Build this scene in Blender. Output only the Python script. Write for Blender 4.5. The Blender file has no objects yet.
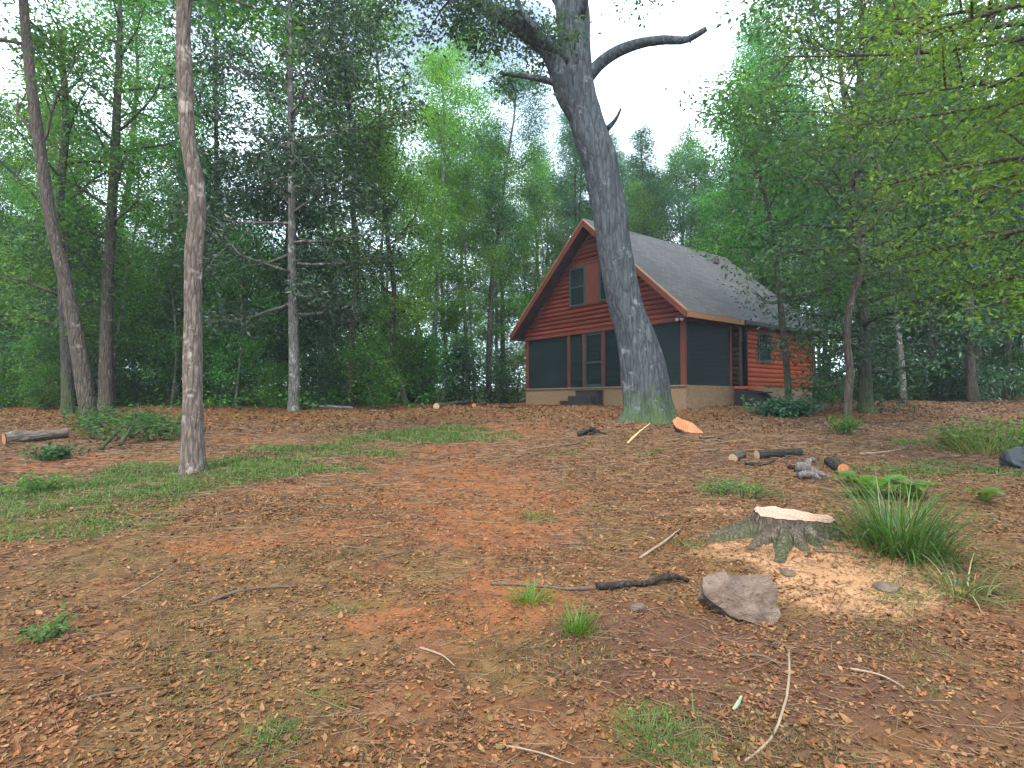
import bpy, math, random
import numpy as np
from mathutils import Vector, Matrix, noise

random.seed(7)
R = np.random.default_rng(11)
PI = math.pi
SC = bpy.context.scene
COL = SC.collection
EYE = 1.55
F = 560.0
PITCH = math.atan(16/560)

# ------------------------------------------------------------------ terrain
def terrain(x, y):
    x = np.asarray(x, float); y = np.asarray(y, float)
    a = .073*np.clip(y, -12, 18)
    t = np.clip((x-7)/15, 0, 1); t = t*t*(3-2*t)
    s = .006+.05*t
    b = np.clip(y-18, 0, 50)
    h = a+s*b
    far = np.clip((y-2)/3, .25, 1)
    bump = (.035*np.sin(x*.61+1.3)*np.sin(y*.47+.4)+.022*np.sin(x*1.3+y*.9)+.013*np.sin(x*2.9-y*2.1+2)
            +.009*np.sin(x*5.3+y*4.1)*np.sin(y*6.2-x*2.7)+.005*np.sin(x*13+y*7)*np.sin(y*15-x*6))
    h = h+bump*far
    # small mound of soil and sawdust round the stump
    h = h+.06*np.exp(-(((x-2.45)/.9)**2+((y-4.6)/.9)**2))
    # far field: gentle rise so no bare horizon shows
    r = np.sqrt(x*x+y*y)
    h = h+np.clip(r-75, 0, 200)*.03
    return h
def tz(x, y): return float(terrain(x, y))
FW = Vector((0, math.cos(PITCH), math.sin(PITCH))); UP = Vector((0, -math.sin(PITCH), math.cos(PITCH)))
def W(px, py, d):
    v = FW+Vector((1, 0, 0))*((px-512)/F)+UP*((384-py)/F)
    v = v*(d/v.y)
    return Vector((0, 0, EYE))+v
def G(px, py):
    d = 1.0
    while d < 60:
        p = W(px, py, d)
        if p.z <= tz(p.x, p.y): return Vector((p.x, p.y, tz(p.x, p.y)))
        d += .02
    return W(px, py, 60)

# ------------------------------------------------------------------ mesh helpers
def npmesh(name, V, tris=None, quads=None, col=None, smooth=True):
    me = bpy.data.meshes.new(name)
    V = np.asarray(V, np.float32)
    me.vertices.add(len(V)); me.vertices.foreach_set('co', V.ravel())
    loops = []; starts = []; n = 0; tot = []
    if quads is not None and len(quads):
        q = np.asarray(quads, np.int32); loops.append(q.ravel()); starts.append(n+4*np.arange(len(q))); n += 4*len(q); tot.append(np.full(len(q), 4))
    if tris is not None and len(tris):
        q = np.asarray(tris, np.int32); loops.append(q.ravel()); starts.append(n+3*np.arange(len(q))); n += 3*len(q); tot.append(np.full(len(q), 3))
    loops = np.concatenate(loops); starts = np.concatenate(starts); tot = np.concatenate(tot)
    me.loops.add(len(loops)); me.loops.foreach_set('vertex_index', loops.astype(np.int32))
    me.polygons.add(len(starts)); me.polygons.foreach_set('loop_start', starts.astype(np.int32))
    me.polygons.foreach_set('loop_total', tot.astype(np.int32))
    me.polygons.foreach_set('use_smooth', np.full(len(starts), smooth, dtype=bool))
    me.update(calc_edges=True)
    if col is not None:
        a = me.color_attributes.new('col', 'FLOAT_COLOR', 'POINT')
        c = np.ones((len(V), 4), np.float32); c[:, :col.shape[1]] = col
        a.data.foreach_set('color', c.ravel())
    return me
def tag(o, label=None, cat=None, group=None, kind=None):
    if label: o['label'] = label
    if cat: o['category'] = cat
    if group: o['group'] = group
    if kind: o['kind'] = kind
    return o
def link(name, me, mat=None, parent=None, loc=None):
    o = bpy.data.objects.new(name, me); COL.objects.link(o)
    if mat is not None:
        me.materials.clear(); me.materials.append(mat)
    if parent is not None: o.parent = parent
    if loc is not None: o.location = loc
    return o
def empty(name, loc, label, cat, group=None, rz=0):
    o = bpy.data.objects.new(name, None); COL.objects.link(o); o.location = loc; o.rotation_euler = (0, 0, rz)
    o.empty_display_size = .2
    return tag(o, label, cat, group)

class MB:
    def __init__(s): s.V = []; s.Q = []; s.T = []; s.n = 0
    def add(s, V, Q=(), T=()):
        V = np.asarray(V, float).reshape(-1, 3)
        if len(Q): s.Q.append(np.asarray(Q)+s.n)
        if len(T): s.T.append(np.asarray(T)+s.n)
        s.V.append(V); s.n += len(V); return s
    def box(s, x, y, z):
        V = [(a, b, c) for c in z for b in y for a in x]
        return s.add(V, [(0, 2, 3, 1), (4, 5, 7, 6), (0, 1, 5, 4), (2, 6, 7, 3), (0, 4, 6, 2), (1, 3, 7, 5)])
    def prism(s, pts, d):   # pts: planar polygon in 3d, d: extrusion vector
        n = len(pts); P = np.asarray(pts, float); V = np.vstack([P, P+np.asarray(d, float)])
        Q = [(i, (i+1) % n, (i+1) % n+n, i+n) for i in range(n)]
        T = [(0, i+1, i) for i in range(1, n-1)]+[(n, n+i, n+i+1) for i in range(1, n-1)]
        return s.add(V, Q, T)
    def tube(s, path, rad, seg=8, wob=0, cap=True, rng=None, seedv=0.0):
        P = np.asarray(path, float); n = len(P); rad = np.broadcast_to(np.asarray(rad, float), (n,))
        Tn = np.gradient(P, axis=0); Tn /= np.linalg.norm(Tn, axis=1)[:, None]+1e-9
        ref = np.array([1., 0, 0]) if abs(Tn[0][0]) < .8 else np.array([0, 1., 0])
        A = np.cross(Tn, ref); A /= np.linalg.norm(A, axis=1)[:, None]+1e-9
        B = np.cross(Tn, A)
        th = np.arange(seg)*2*PI/seg
        V = []
        for i in range(n):
            r = rad[i]*np.ones(seg)
            if wob:
                r = r*(1+wob*(np.sin(th*2+seedv+i*.35)*.5+np.sin(th*3+seedv*2-i*.22)*.35+np.sin(th*5+seedv*3+i*.5)*.25))
            V.append(P[i]+np.outer(r*np.cos(th), A[i])+np.outer(r*np.sin(th), B[i]))
        V = np.vstack(V)
        Q = [(i*seg+k, i*seg+(k+1) % seg, (i+1)*seg+(k+1) % seg, (i+1)*seg+k) for i in range(n-1) for k in range(seg)]
        T = []
        if cap:
            V = np.vstack([V, P[0], P[-1]]); c0 = n*seg; c1 = c0+1
            T = [(c0, (k+1) % seg, k) for k in range(seg)]+[(c1, (n-1)*seg+k, (n-1)*seg+(k+1) % seg) for k in range(seg)]
        return s.add(V, Q, T)
    def mesh(s, name, smooth=False):
        V = np.vstack(s.V)
        return npmesh(name, V, np.vstack(s.T) if s.T else None, np.vstack(s.Q) if s.Q else None, smooth=smooth)
    def build(s, name, mat, parent=None, smooth=False, loc=None, bevel=0):
        o = link(name, s.mesh(name, smooth), mat, parent, loc)
        if bevel:
            m = o.modifiers.new('b', 'BEVEL'); m.width = bevel; m.segments = 2; m.limit_method = 'ANGLE'
        return o
def spline(pts, n):
    P = np.asarray([tuple(p) for p in pts], float); m = len(P)
    t = np.linspace(0, m-1, n); out = []
    for u in t:
        i = min(int(u), m-2); f = u-i
        p0 = P[max(i-1, 0)]; p1 = P[i]; p2 = P[i+1]; p3 = P[min(i+2, m-1)]
        out.append(.5*((2*p1)+(-p0+p2)*f+(2*p0-5*p1+4*p2-p3)*f*f+(-p0+3*p1-3*p2+p3)*f**3))
    return np.array(out)

# ------------------------------------------------------------------ materials
class NT:
    def __init__(s, name):
        s.m = bpy.data.materials.new(name); s.m.use_nodes = True; s.t = s.m.node_tree; s.t.nodes.clear()
        s.out = s.n('ShaderNodeOutputMaterial')
    def n(s, typ, **kw):
        nd = s.t.nodes.new(typ)
        for k, v in kw.items():
            if k in nd.inputs.keys() if isinstance(k, str) else False: nd.inputs[k].default_value = v
            else: setattr(nd, k, v)
        return nd
    def l(s, a, b): s.t.links.new(a, b)
    def coord(s, kind='Object', scale=(1, 1, 1)):
        tc = s.n('ShaderNodeTexCoord'); mp = s.n('ShaderNodeMapping'); mp.inputs['Scale'].default_value = scale
        s.l(tc.outputs[kind], mp.inputs['Vector']); return mp.outputs[0]
    def noise(s, vec, scale, detail=4, rough=.55, dist=0):
        nd = s.n('ShaderNodeTexNoise'); s.l(vec, nd.inputs['Vector'])
        nd.inputs['Scale'].default_value = scale; nd.inputs['Detail'].default_value = detail
        nd.inputs['Roughness'].default_value = rough; nd.inputs['Distortion'].default_value = dist
        return nd.outputs[0]
    def ramp(s, fac, stops):
        r = s.n('ShaderNodeValToRGB'); s.l(fac, r.inputs[0]); e = r.color_ramp.elements
        while len(e) < len(stops): e.new(.5)
        for k, (p, c) in enumerate(stops):
            e[k].position = p; e[k].color = (c, c, c, 1) if isinstance(c, (int, float)) else (*c, 1)
        return r.outputs[0]
    def mix(s, fac, a, b, mode='MIX'):
        m = s.n('ShaderNodeMix'); m.data_type = 'RGBA'; m.blend_type = mode
        for k, v in ((0, fac), (6, a), (7, b)):
            if isinstance(v, (int, float)): m.inputs[k].default_value = v
            elif isinstance(v, tuple): m.inputs[k].default_value = (*v, 1)
            else: s.l(v, m.inputs[k])
        return m.outputs[2]
    def math(s, op, a, b=0, c=0):
        m = s.n('ShaderNodeMath'); m.operation = op
        for k, v in enumerate((a, b, c)):
            if isinstance(v, (int, float)): m.inputs[k].default_value = v
            else: s.l(v, m.inputs[k])
        return m.outputs[0]
    def bsdf(s, col, rough=.8, spec=.3, bump=None, bstr=.5, bdist=.02):
        p = s.n('ShaderNodeBsdfPrincipled')
        if isinstance(col, tuple): p.inputs['Base Color'].default_value = (*col, 1)
        else: s.l(col, p.inputs['Base Color'])
        if isinstance(rough, (int, float)): p.inputs['Roughness'].default_value = rough
        else: s.l(rough, p.inputs['Roughness'])
        p.inputs['Specular IOR Level'].default_value = spec
        if bump is not None:
            b = s.n('ShaderNodeBump'); b.inputs['Strength'].default_value = bstr; b.inputs['Distance'].default_value = bdist
            s.l(bump, b.inputs['Height']); s.l(b.outputs[0], p.inputs['Normal'])
        return p
    def done(s, sh): s.l(sh.outputs[0] if hasattr(sh, 'outputs') else sh, s.out.inputs[0]); return s.m

def bark(name, dark, mid, light, moss=0., mossh=.8, sc=1., lich=.62, disp=.03):
    t = NT(name); v = t.coord('Object', (9*sc, 9*sc, 1.6*sc)); v2 = t.coord('Object')
    n1 = t.noise(v, 2.2, 6, .65, .6); n2 = t.noise(v2, 3.2, 4, .6); n3 = t.noise(v2, 14, 3)
    vo = t.n('ShaderNodeTexVoronoi'); vo.feature = 'DISTANCE_TO_EDGE'; t.l(t.mix(.25, v, t.noise(v, 3, 3)), vo.inputs['Vector']); vo.inputs['Scale'].default_value = 1.5
    c = t.ramp(n1, [(.3, dark), (.55, mid), (.75, light)])
    crack = t.ramp(vo.outputs['Distance'], [(0, .45), (.12, 1.)])
    c = t.mix(.8, c, crack, 'MULTIPLY')
    li = t.ramp(t.math('ADD', t.math('MULTIPLY', n2, .7), t.math('MULTIPLY', n3, .3)), [(lich-.03, 0.), (lich+.05, 1.)])
    c = t.mix(t.math('MULTIPLY', li, .55), c, tuple(min(1, 1.5*a+.06) for a in light))
    if moss:
        sp = t.n('ShaderNodeSeparateXYZ'); t.l(v2, sp.inputs[0])
        hgt = t.math('SUBTRACT', 1., t.math('DIVIDE', sp.outputs[2], mossh))
        mk = t.math('ADD', hgt, t.math('MULTIPLY', t.math('SUBTRACT', t.noise(v2, 5.5, 6, .7), .5), 4.2))
        mk = t.math('MULTIPLY', t.ramp(mk, [(.1, 0.), (1.25, 1.)]), moss)
        c = t.mix(mk, c, t.mix(n3, (.03, .055, .012), (.09, .13, .03)))
    h = t.math('ADD', t.math('MULTIPLY', n1, .6), t.math('MULTIPLY', t.ramp(vo.outputs['Distance'], [(0, 0.), (.3, 1.)]), .7))
    return t.done(t.bsdf(c, .9, .15, h, .9, disp))

def leafmat(name, trans=.4, rough=.5, spec=.35, hue=.5):
    t = NT(name)
    at = t.n('ShaderNodeAttribute'); at.attribute_name = 'col'
    oi = t.n('ShaderNodeObjectInfo')
    hs = t.n('ShaderNodeHueSaturation'); t.l(at.outputs['Color'], hs.inputs['Color'])
    t.l(t.math('ADD', t.math('MULTIPLY', oi.outputs['Random'], .035), .4825), hs.inputs['Hue'])
    t.l(t.math('ADD', t.math('MULTIPLY', oi.outputs['Random'], .5), .78), hs.inputs['Value'])
    p = t.bsdf(hs.outputs[0], rough, spec)
    tr = t.n('ShaderNodeBsdfTranslucent'); t.l(t.mix(.5, hs.outputs[0], (1.25, 1.2, .55), 'MULTIPLY'), tr.inputs[0])
    t.l(t.mix(1., hs.outputs[0], (1.35, 1.3, .6), 'MULTIPLY'), tr.inputs[0])
    m = t.n('ShaderNodeMixShader'); m.inputs[0].default_value = trans
    t.l(p.outputs[0], m.inputs[1]); t.l(tr.outputs[0], m.inputs[2])
    return t.done(m)

def simple(name, col, rough=.7, spec=.3, var=.25, scale=6, stretch=(1, 1, 1), bstr=.2, bdist=.01):
    t = NT(name); v = t.coord('Object', stretch)
    n = t.noise(v, scale, 5, .6); n2 = t.noise(v, scale*6, 3)
    f = t.math('ADD', t.math('MULTIPLY', n, .7), t.math('MULTIPLY', n2, .3))
    c = t.ramp(f, [(.3, tuple(a*(1-var) for a in col)), (.7, tuple(min(1, a*(1+var)) for a in col))])
    return t.done(t.bsdf(c, rough, spec, f, bstr, bdist))

M = {}
M['leaf'] = leafmat('leaf_soft', .5, .55, .3)
M['leaf_gloss'] = leafmat('leaf_glossy', .28, .36, .5)
M['grass'] = leafmat('grass_blade', .35, .5, .3)
M['litter'] = (lambda t: t.done(t.bsdf((lambda a: (setattr(a, 'attribute_name', 'col'), a.outputs['Color'])[1])(t.n('ShaderNodeAttribute')), .75, .25)))(NT('dead_leaf'))
M['oak'] = bark('oak_bark', (.034, .039, .045), (.08, .088, .096), (.135, .145, .15), moss=.8, mossh=1.1, sc=.8, lich=.60, disp=.035)
M['bark_pale'] = bark('pale_bark', (.085, .062, .05), (.17, .13, .105), (.28, .23, .19), moss=0, sc=1.6, lich=.58)
M['bark_brown'] = bark('brown_bark', (.04, .031, .025), (.095, .074, .058), (.18, .152, .125), moss=.35, mossh=.7, sc=1.4, lich=.63)
M['bark_dark'] = bark('dark_bark', (.03, .027, .024), (.075, .065, .055), (.15, .135, .115), moss=.6, mossh=1.6, sc=1.4, lich=.62)
M['bark_grey'] = bark('grey_bark', (.08, .075, .068), (.17, .155, .14), (.30, .285, .26), moss=.3, mossh=.8, sc=1.6, lich=.57)
M['deadwood'] = bark('dead_wood', (.09, .075, .07), (.2, .165, .15), (.34, .29, .27), sc=2.5, lich=.7, disp=.02)
M['darkwood'] = bark('damp_dark_wood', (.018, .014, .012), (.045, .036, .03), (.10, .085, .07), sc=3, lich=.68, disp=.015)

def cutwood(name, a, b):
    t = NT(name); v = t.coord('Object'); n = t.noise(v, 3, 4, .6, .8)
    w = t.n('ShaderNodeTexWave'); w.wave_type = 'RINGS'; w.rings_direction = 'Z'; t.l(v, w.inputs['Vector']); w.inputs['Scale'].default_value = 9; w.inputs['Distortion'].default_value = 4; w.inputs['Detail'].default_value = 3
    f = t.math('ADD', t.math('MULTIPLY', w.outputs[0], .3), t.math('MULTIPLY', n, .7))
    c = t.ramp(f, [(.25, a), (.7, b)]); sw = t.noise(t.coord('Object', (2, 40, 2)), 1.5, 3); c = t.mix(.5, c, t.ramp(sw, [(.35, .6), (.65, 1.15)]), 'MULTIPLY')
    return t.done(t.bsdf(c, .8, .2, f, .35, .008))
M['cut_pink'] = cutwood('fresh_cut_wood', (.36, .20, .135), (.56, .36, .255))
M['cut_orange'] = cutwood('orange_heartwood', (.32, .10, .04), (.52, .22, .10))
M['cut_tan'] = cutwood('tan_cut_wood', (.3, .19, .11), (.46, .32, .2))

def logs(name, col, z=1.):
    t = NT(name); v = t.coord('Object', (1, 1, 9)); v0 = t.coord('Object')
    n = t.noise(v, 2.2, 5, .6); n2 = t.noise(v0, 9, 4); sp = t.n('ShaderNodeSeparateXYZ'); t.l(v0, sp.inputs[0])
    row = t.math('FLOOR', t.math('MULTIPLY', sp.outputs[2], 1/.17))
    wn = t.n('ShaderNodeTexWhiteNoise'); wn.noise_dimensions = '1D'; t.l(row, wn.inputs['W'])
    n3 = t.noise(v0, .9, 4, .6); f = t.math('ADD', t.math('MULTIPLY', n, .45), t.math('ADD', t.math('MULTIPLY', n2, .2), t.math('ADD', t.math('MULTIPLY', wn.outputs[0], .2), t.math('MULTIPLY', n3, .2))))
    c = t.ramp(f, [(.3, tuple(a*.45 for a in col)), (.55, col), (.78, tuple(min(1, a*1.5+.01) for a in col))])
    return t.done(t.bsdf(c, .55, .35, n2, .25, .01))
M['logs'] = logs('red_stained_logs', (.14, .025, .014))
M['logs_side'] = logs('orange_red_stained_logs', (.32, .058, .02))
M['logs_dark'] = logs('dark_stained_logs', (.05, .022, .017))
M['redwood'] = simple('red_stained_trim', (.125, .03, .019), .55, .35, .3, 5, (1, 1, .4))
M['soffit'] = simple('dark_soffit_boards', (.06, .035, .035), .7, .2, .3, 3)
M['fascia'] = simple('golden_fascia', (.30, .145, .065), .6, .3, .2, 4)
M['gutter'] = simple('dark_gutter', (.03, .035, .045), .5, .4, .2, 4)
M['stucco'] = simple('tan_rough_board', (.21, .14, .083), .9, .15, .4, 16, (1, 1, 1), .5, .012)
M['oldstep'] = simple('old_dark_boards', (.035, .03, .028), .8, .25, .5, 8, (1, 1, 1), .4, .01)
M['rededge'] = simple('red_landing_boards', (.42, .09, .045), .6, .3, .25, 6)
M['white'] = simple('white_lamp_glass', (.7, .72, .72), .3, .5, .03, 4)
M['frame'] = simple('dark_window_frame', (.03, .055, .055), .5, .4, .15, 4)
M['curtain'] = simple('pale_blind', (.10, .15, .14), .8, .2, .2, 9, (8, 8, .3))
M['metal'] = simple('weathered_vent_metal', (.09, .075, .065), .6, .4, .3, 9)

def roofmat():
    t = NT('asphalt_shingles'); tc = t.n('ShaderNodeTexCoord'); sp = t.n('ShaderNodeSeparateXYZ'); t.l(tc.outputs['Object'], sp.inputs[0])
    cb = t.n('ShaderNodeCombineXYZ'); t.l(sp.outputs[1], cb.inputs[0]); t.l(t.math('MULTIPLY', sp.outputs[2], 1.45), cb.inputs[1])
    br = t.n('ShaderNodeTexBrick'); t.l(cb.outputs[0], br.inputs['Vector'])
    br.inputs['Scale'].default_value = 1; br.inputs['Brick Width'].default_value = .3; br.inputs['Row Height'].default_value = .145; br.inputs['Mortar Size'].default_value = .008
    br.inputs['Color1'].default_value = (.082, .080, .082, 1); br.inputs['Color2'].default_value = (.112, .109, .11, 1); br.inputs['Mortar'].default_value = (.06, .055, .05, 1)
    v = tc.outputs['Object']; n = t.noise(v, .7, 5, .6); n2 = t.noise(v, 60, 2)
    c = t.mix(1., br.outputs[0], t.ramp(n, [(.3, (.85, .85, .85)), (.7, (1.08, 1.06, 1.04))]), 'MULTIPLY')
    c = t.mix(.35, c, t.ramp(n2, [(.3, .45), (.7, 1.4)]), 'MULTIPLY')
    return t.done(t.bsdf(c, .95, .15, t.math('ADD', br.outputs[1], t.math('MULTIPLY', n2, -.3)), .3, -.01))
M['roof'] = roofmat()

def screenmat():
    t = NT('insect_screen'); v = t.coord('Object'); n = t.noise(v, 1.3, 4, .6)
    p = t.bsdf(t.ramp(n, [(.3, (.006, .015, .017)), (.7, (.014, .03, .028))]), .5, .25)
    tr = t.n('ShaderNodeBsdfTransparent'); m = t.n('ShaderNodeMixShader'); m.inputs[0].default_value = .3
    t.l(p.outputs[0], m.inputs[1]); t.l(tr.outputs[0], m.inputs[2]); return t.done(m)
M['screen'] = screenmat()
def glassmat():
    t = NT('window_glass'); p = t.bsdf((.008, .016, .018), .12, .4)
    return t.done(p)
M['glass'] = glassmat()

def rockmat():
    t = NT('rough_stone'); v = t.coord('Object'); n = t.noise(v, 5, 8, .7, .4); n2 = t.noise(v, 22, 5, .65); n3 = t.noise(v, 2.4, 3)
    c = t.ramp(n, [(.3, (.075, .048, .036)), (.5, (.16, .108, .08)), (.7, (.27, .195, .145))])
    c = t.mix(t.math('MULTIPLY', t.ramp(n3, [(.5, 0.), (.65, 1.)]), .35), c, (.14, .12, .07))
    c = t.mix(t.ramp(n2, [(.66, 0.), (.72, .8)]), c, (.52, .47, .42))
    return t.done(t.bsdf(c, .9, .2, t.math('ADD', n, n2), 1., .035))
M['rock'] = rockmat()

def groundmat():
    t = NT('forest_floor'); v = t.coord('Object')
    at = t.n('ShaderNodeAttribute'); at.attribute_name = 'col'
    sep = t.n('ShaderNodeSeparateColor'); t.l(at.outputs['Color'], sep.inputs[0])
    big = t.noise(v, .9, 5, .6); mid = t.noise(v, 5, 6, .65, .4); fine = t.noise(v, 38, 4, .7); fin2 = t.noise(v, 120, 2, .6)
    vo = t.n('ShaderNodeTexVoronoi'); t.l(t.mix(.06, v, t.noise(v, 12, 3)), vo.inputs['Vector']); vo.inputs['Scale'].default_value = 15
    vs = t.n('ShaderNodeSeparateColor'); t.l(vo.outputs['Color'], vs.inputs[0])
    lit = t.ramp(vs.outputs[0], [(0., (.045, .026, .016)), (.25, (.11, .056, .03)), (.5, (.18, .085, .042)), (.75, (.23, .125, .068)), (1., (.30, .185, .11))])
    dirt = t.ramp(t.math('ADD', t.math('MULTIPLY', mid, .6), t.math('MULTIPLY', fine, .4)), [(.3, (.075, .040, .022)), (.5, (.155, .078, .040)), (.7, (.25, .135, .07))])
    c = t.mix(.5, lit, dirt)
    c = t.mix(t.ramp(big, [(.42, 0.), (.62, .5)]), c, t.mix(fine, (.11, .10, .04), (.22, .19, .085)))
    def mask(ch, lo=.42, hi=.6, amp=.9):
        a = t.math('ADD', ch, t.math('MULTIPLY', t.math('SUBTRACT', t.math('ADD', t.math('MULTIPLY', mid, .6), t.math('MULTIPLY', fine, .4)), .5), amp))
        return t.ramp(a, [(lo, 0.), (hi, 1.)])
    clay = t.ramp(t.math('ADD', t.math('MULTIPLY', mid, .5), t.math('MULTIPLY', fin2, .5)), [(.3, (.19, .075, .032)), (.6, (.31, .135, .065)), (.8, (.40, .20, .105))])
    soil = t.ramp(t.math('ADD', t.math('MULTIPLY', mid, .4), t.math('MULTIPLY', fine, .6)), [(.3, (.065, .036, .026)), (.55, (.135, .075, .052)), (.75, (.22, .13, .09))])
    gr = t.mix(fine, (.06, .075, .02), (.15, .17, .05))
    saw = t.ramp(t.math('ADD', t.math('MULTIPLY', mid, .4), t.math('MULTIPLY', fin2, .6)), [(.3, (.27, .15, .085)), (.5, (.44, .275, .165)), (.75, (.60, .42, .28))])
    alpha = at.outputs['Alpha']
    c = t.mix(t.math('MULTIPLY', mask(alpha), .85), c, clay)
    c = t.mix(t.math('MULTIPLY', mask(sep.outputs[2]), .9), c, soil)
    c = t.mix(t.math('MULTIPLY', mask(sep.outputs[0]), .8), c, gr)
    c = t.mix(mask(sep.outputs[1], .38, .72, 1.7), c, saw)
    c = t.mix(1., c, (.88, .73, .59), 'MULTIPLY')
    h = t.math('ADD', t.math('ADD', t.math('MULTIPLY', mid, 1.2), t.math('MULTIPLY', fine, .6)), t.math('ADD', t.math('MULTIPLY', fin2, .2), t.math('MULTIPLY', vs.outputs[1], .25)))
    return t.done(t.bsdf(c, .95, .12, h, .9, .035))
M['ground'] = groundmat()
M['gravel'] = simple('pale_gravel', (.33, .31, .30), .95, .1, .3, 30, (1, 1, 1), .5, .01)

# ------------------------------------------------------------------ ground masks
def blob(spec):
    out = []
    for (px, py, rx, ry, s) in spec:
        g = G(px, py); out.append((g.x, g.y, rx, ry, s))
    return out
GRASS = blob([(20, 505, 1.3, .75, 1), (110, 490, 1.3, .7, 1), (190, 472, 1.2, .7, 1), (250, 466, 1.1, .6, 1), (320, 452, 1.2, .6, .8), (420, 436, 1.4, .8, 1), (455, 430, .8, .6, .8),
              (60, 530, .9, .35, .8), (340, 470, .8, .35, .6), (150, 575, .3, .12, .5), (655, 735, .22, .25, .7), (640, 710, .2, .15, .5), (270, 735, .12, .1, .7),
              (955, 470, 1.2, .6, .7), (1010, 445, 1.5, .6, .8), (880, 490, .6, .4, .6), (740, 490, .8, .4, .55), (980, 590, .5, .25, .55), (920, 600, .3, .2, .5), (45, 635, .25, .12, .6),
              (350, 610, .3, .12, .5), (430, 560, .5, .2, .45), (540, 520, .3, .15, .5), (700, 545, .3, .15, .4), (330, 690, .35, .2, .45), (930, 700, .4, .2, .45), (600, 455, 1, .4, .35)])
SAW = blob([(870, 590, .4, .3, 1.1), (815, 575, .35, .25, 1.0), (880, 560, .45, .35, 1.1), (830, 540, .4, .3, .9), (860, 575, .42, .33, 1.15), (800, 555, .42, .3, 1.0), (900, 600, .3, .2, .8), (830, 600, .35, .2, .8), (740, 550, .35, .2, .7), (720, 512, .4, .25, .65), (860, 545, .35, .25, .8), (775, 590, .22, .15, .6)])
SOIL = blob([(650, 650, .6, .5, .85), (740, 650, .5, .45, .9), (760, 720, .4, .3, .75), (850, 690, .5, .3, .75), (920, 640, .5, .3, .6), (640, 610, .4, .3, .6), (760, 455, 1.6, .8, .7), (600, 440, 1.5, .7, .5), (840, 640, .4, .3, .7), (980, 720, .5, .3, .6), (540, 640, .4, .3, .4)])
CLAY = blob([(490, 520, .8, .8, .95), (500, 600, .5, .6, .7), (470, 480, 1., .9, .95), (400, 620, .5, .3, .6), (520, 500, .8, .5, .85), (430, 470, 1.1, .8, .85), (380, 500, .8, .5, .6), (510, 430, 1.3, 1.6, .7), (460, 450, 1., 1., .6), (350, 530, .8, .45, .6), (90, 465, 2.2, .45, .85), (260, 440, 2., .5, .7), (230, 545, .8, .35, .6), (300, 490, .7, .3, .7), (60, 560, .8, .3, .4), (30, 460, 1.5, .5, .7), (560, 570, .5, .3, .4)])
def field(x, y, spec):
    v = np.zeros_like(np.asarray(x, float))
    for (cx, cy, rx, ry, s) in spec:
        v = np.maximum(v, s*np.exp(-.5*(((x-cx)/rx)**2+((y-cy)/ry)**2)**1.3))
    return v

def axis(lo, hi, step, far, grow=1.25):
    a = list(np.arange(lo, hi+1e-6, step)); s = step
    while a[-1] < far: s *= grow; a.append(a[-1]+s)
    s = step
    while a[0] > -far: s *= grow; a.insert(0, a[0]-s)
    return np.array(a)
xs = axis(-14, 16, .075, 260); ys = axis(1, 22, .06, 260)
X, Y = np.meshgrid(xs, ys); Z = terrain(X, Y)
V = np.stack([X.ravel(), Y.ravel(), Z.ravel()], 1)
nx, ny = len(xs), len(ys)
ii = (np.arange(ny-1)[:, None]*nx+np.arange(nx-1)[None]).ravel()
quads = np.stack([ii, ii+1, ii+nx+1, ii+nx], 1)
xv, yv = V[:, 0], V[:, 1]
colr = np.stack([field(xv, yv, GRASS), field(xv, yv, SAW), field(xv, yv, SOIL), field(xv, yv, CLAY)], 1)
ground = link('ground', npmesh('ground', V, None, quads, colr), M['ground'])
tag(ground, 'sloping clearing floor of reddish brown soil strewn with fallen leaves', None, kind='structure')

# gravel track seen far right
pth = [(19, 33), (26, 34.2), (34, 34.6), (46, 35), (60, 35)]
P = spline([(a, b, 0) for a, b in pth], 40); mb = MB(); Vv = []; n = len(P)
for k in range(n):
    for o in (-1.3, -.6, 0, .6, 1.3): Vv.append((P[k][0], P[k][1]+o, tz(P[k][0], P[k][1]+o)+.03))
mb.add(Vv, [(i*5+j, i*5+j+1, (i+1)*5+j+1, (i+1)*5+j) for i in range(n-1) for j in range(4)])
tag(mb.build('road', M['gravel'], smooth=True), 'pale gravel track passing through the trees at far right', kind='structure')

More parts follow.
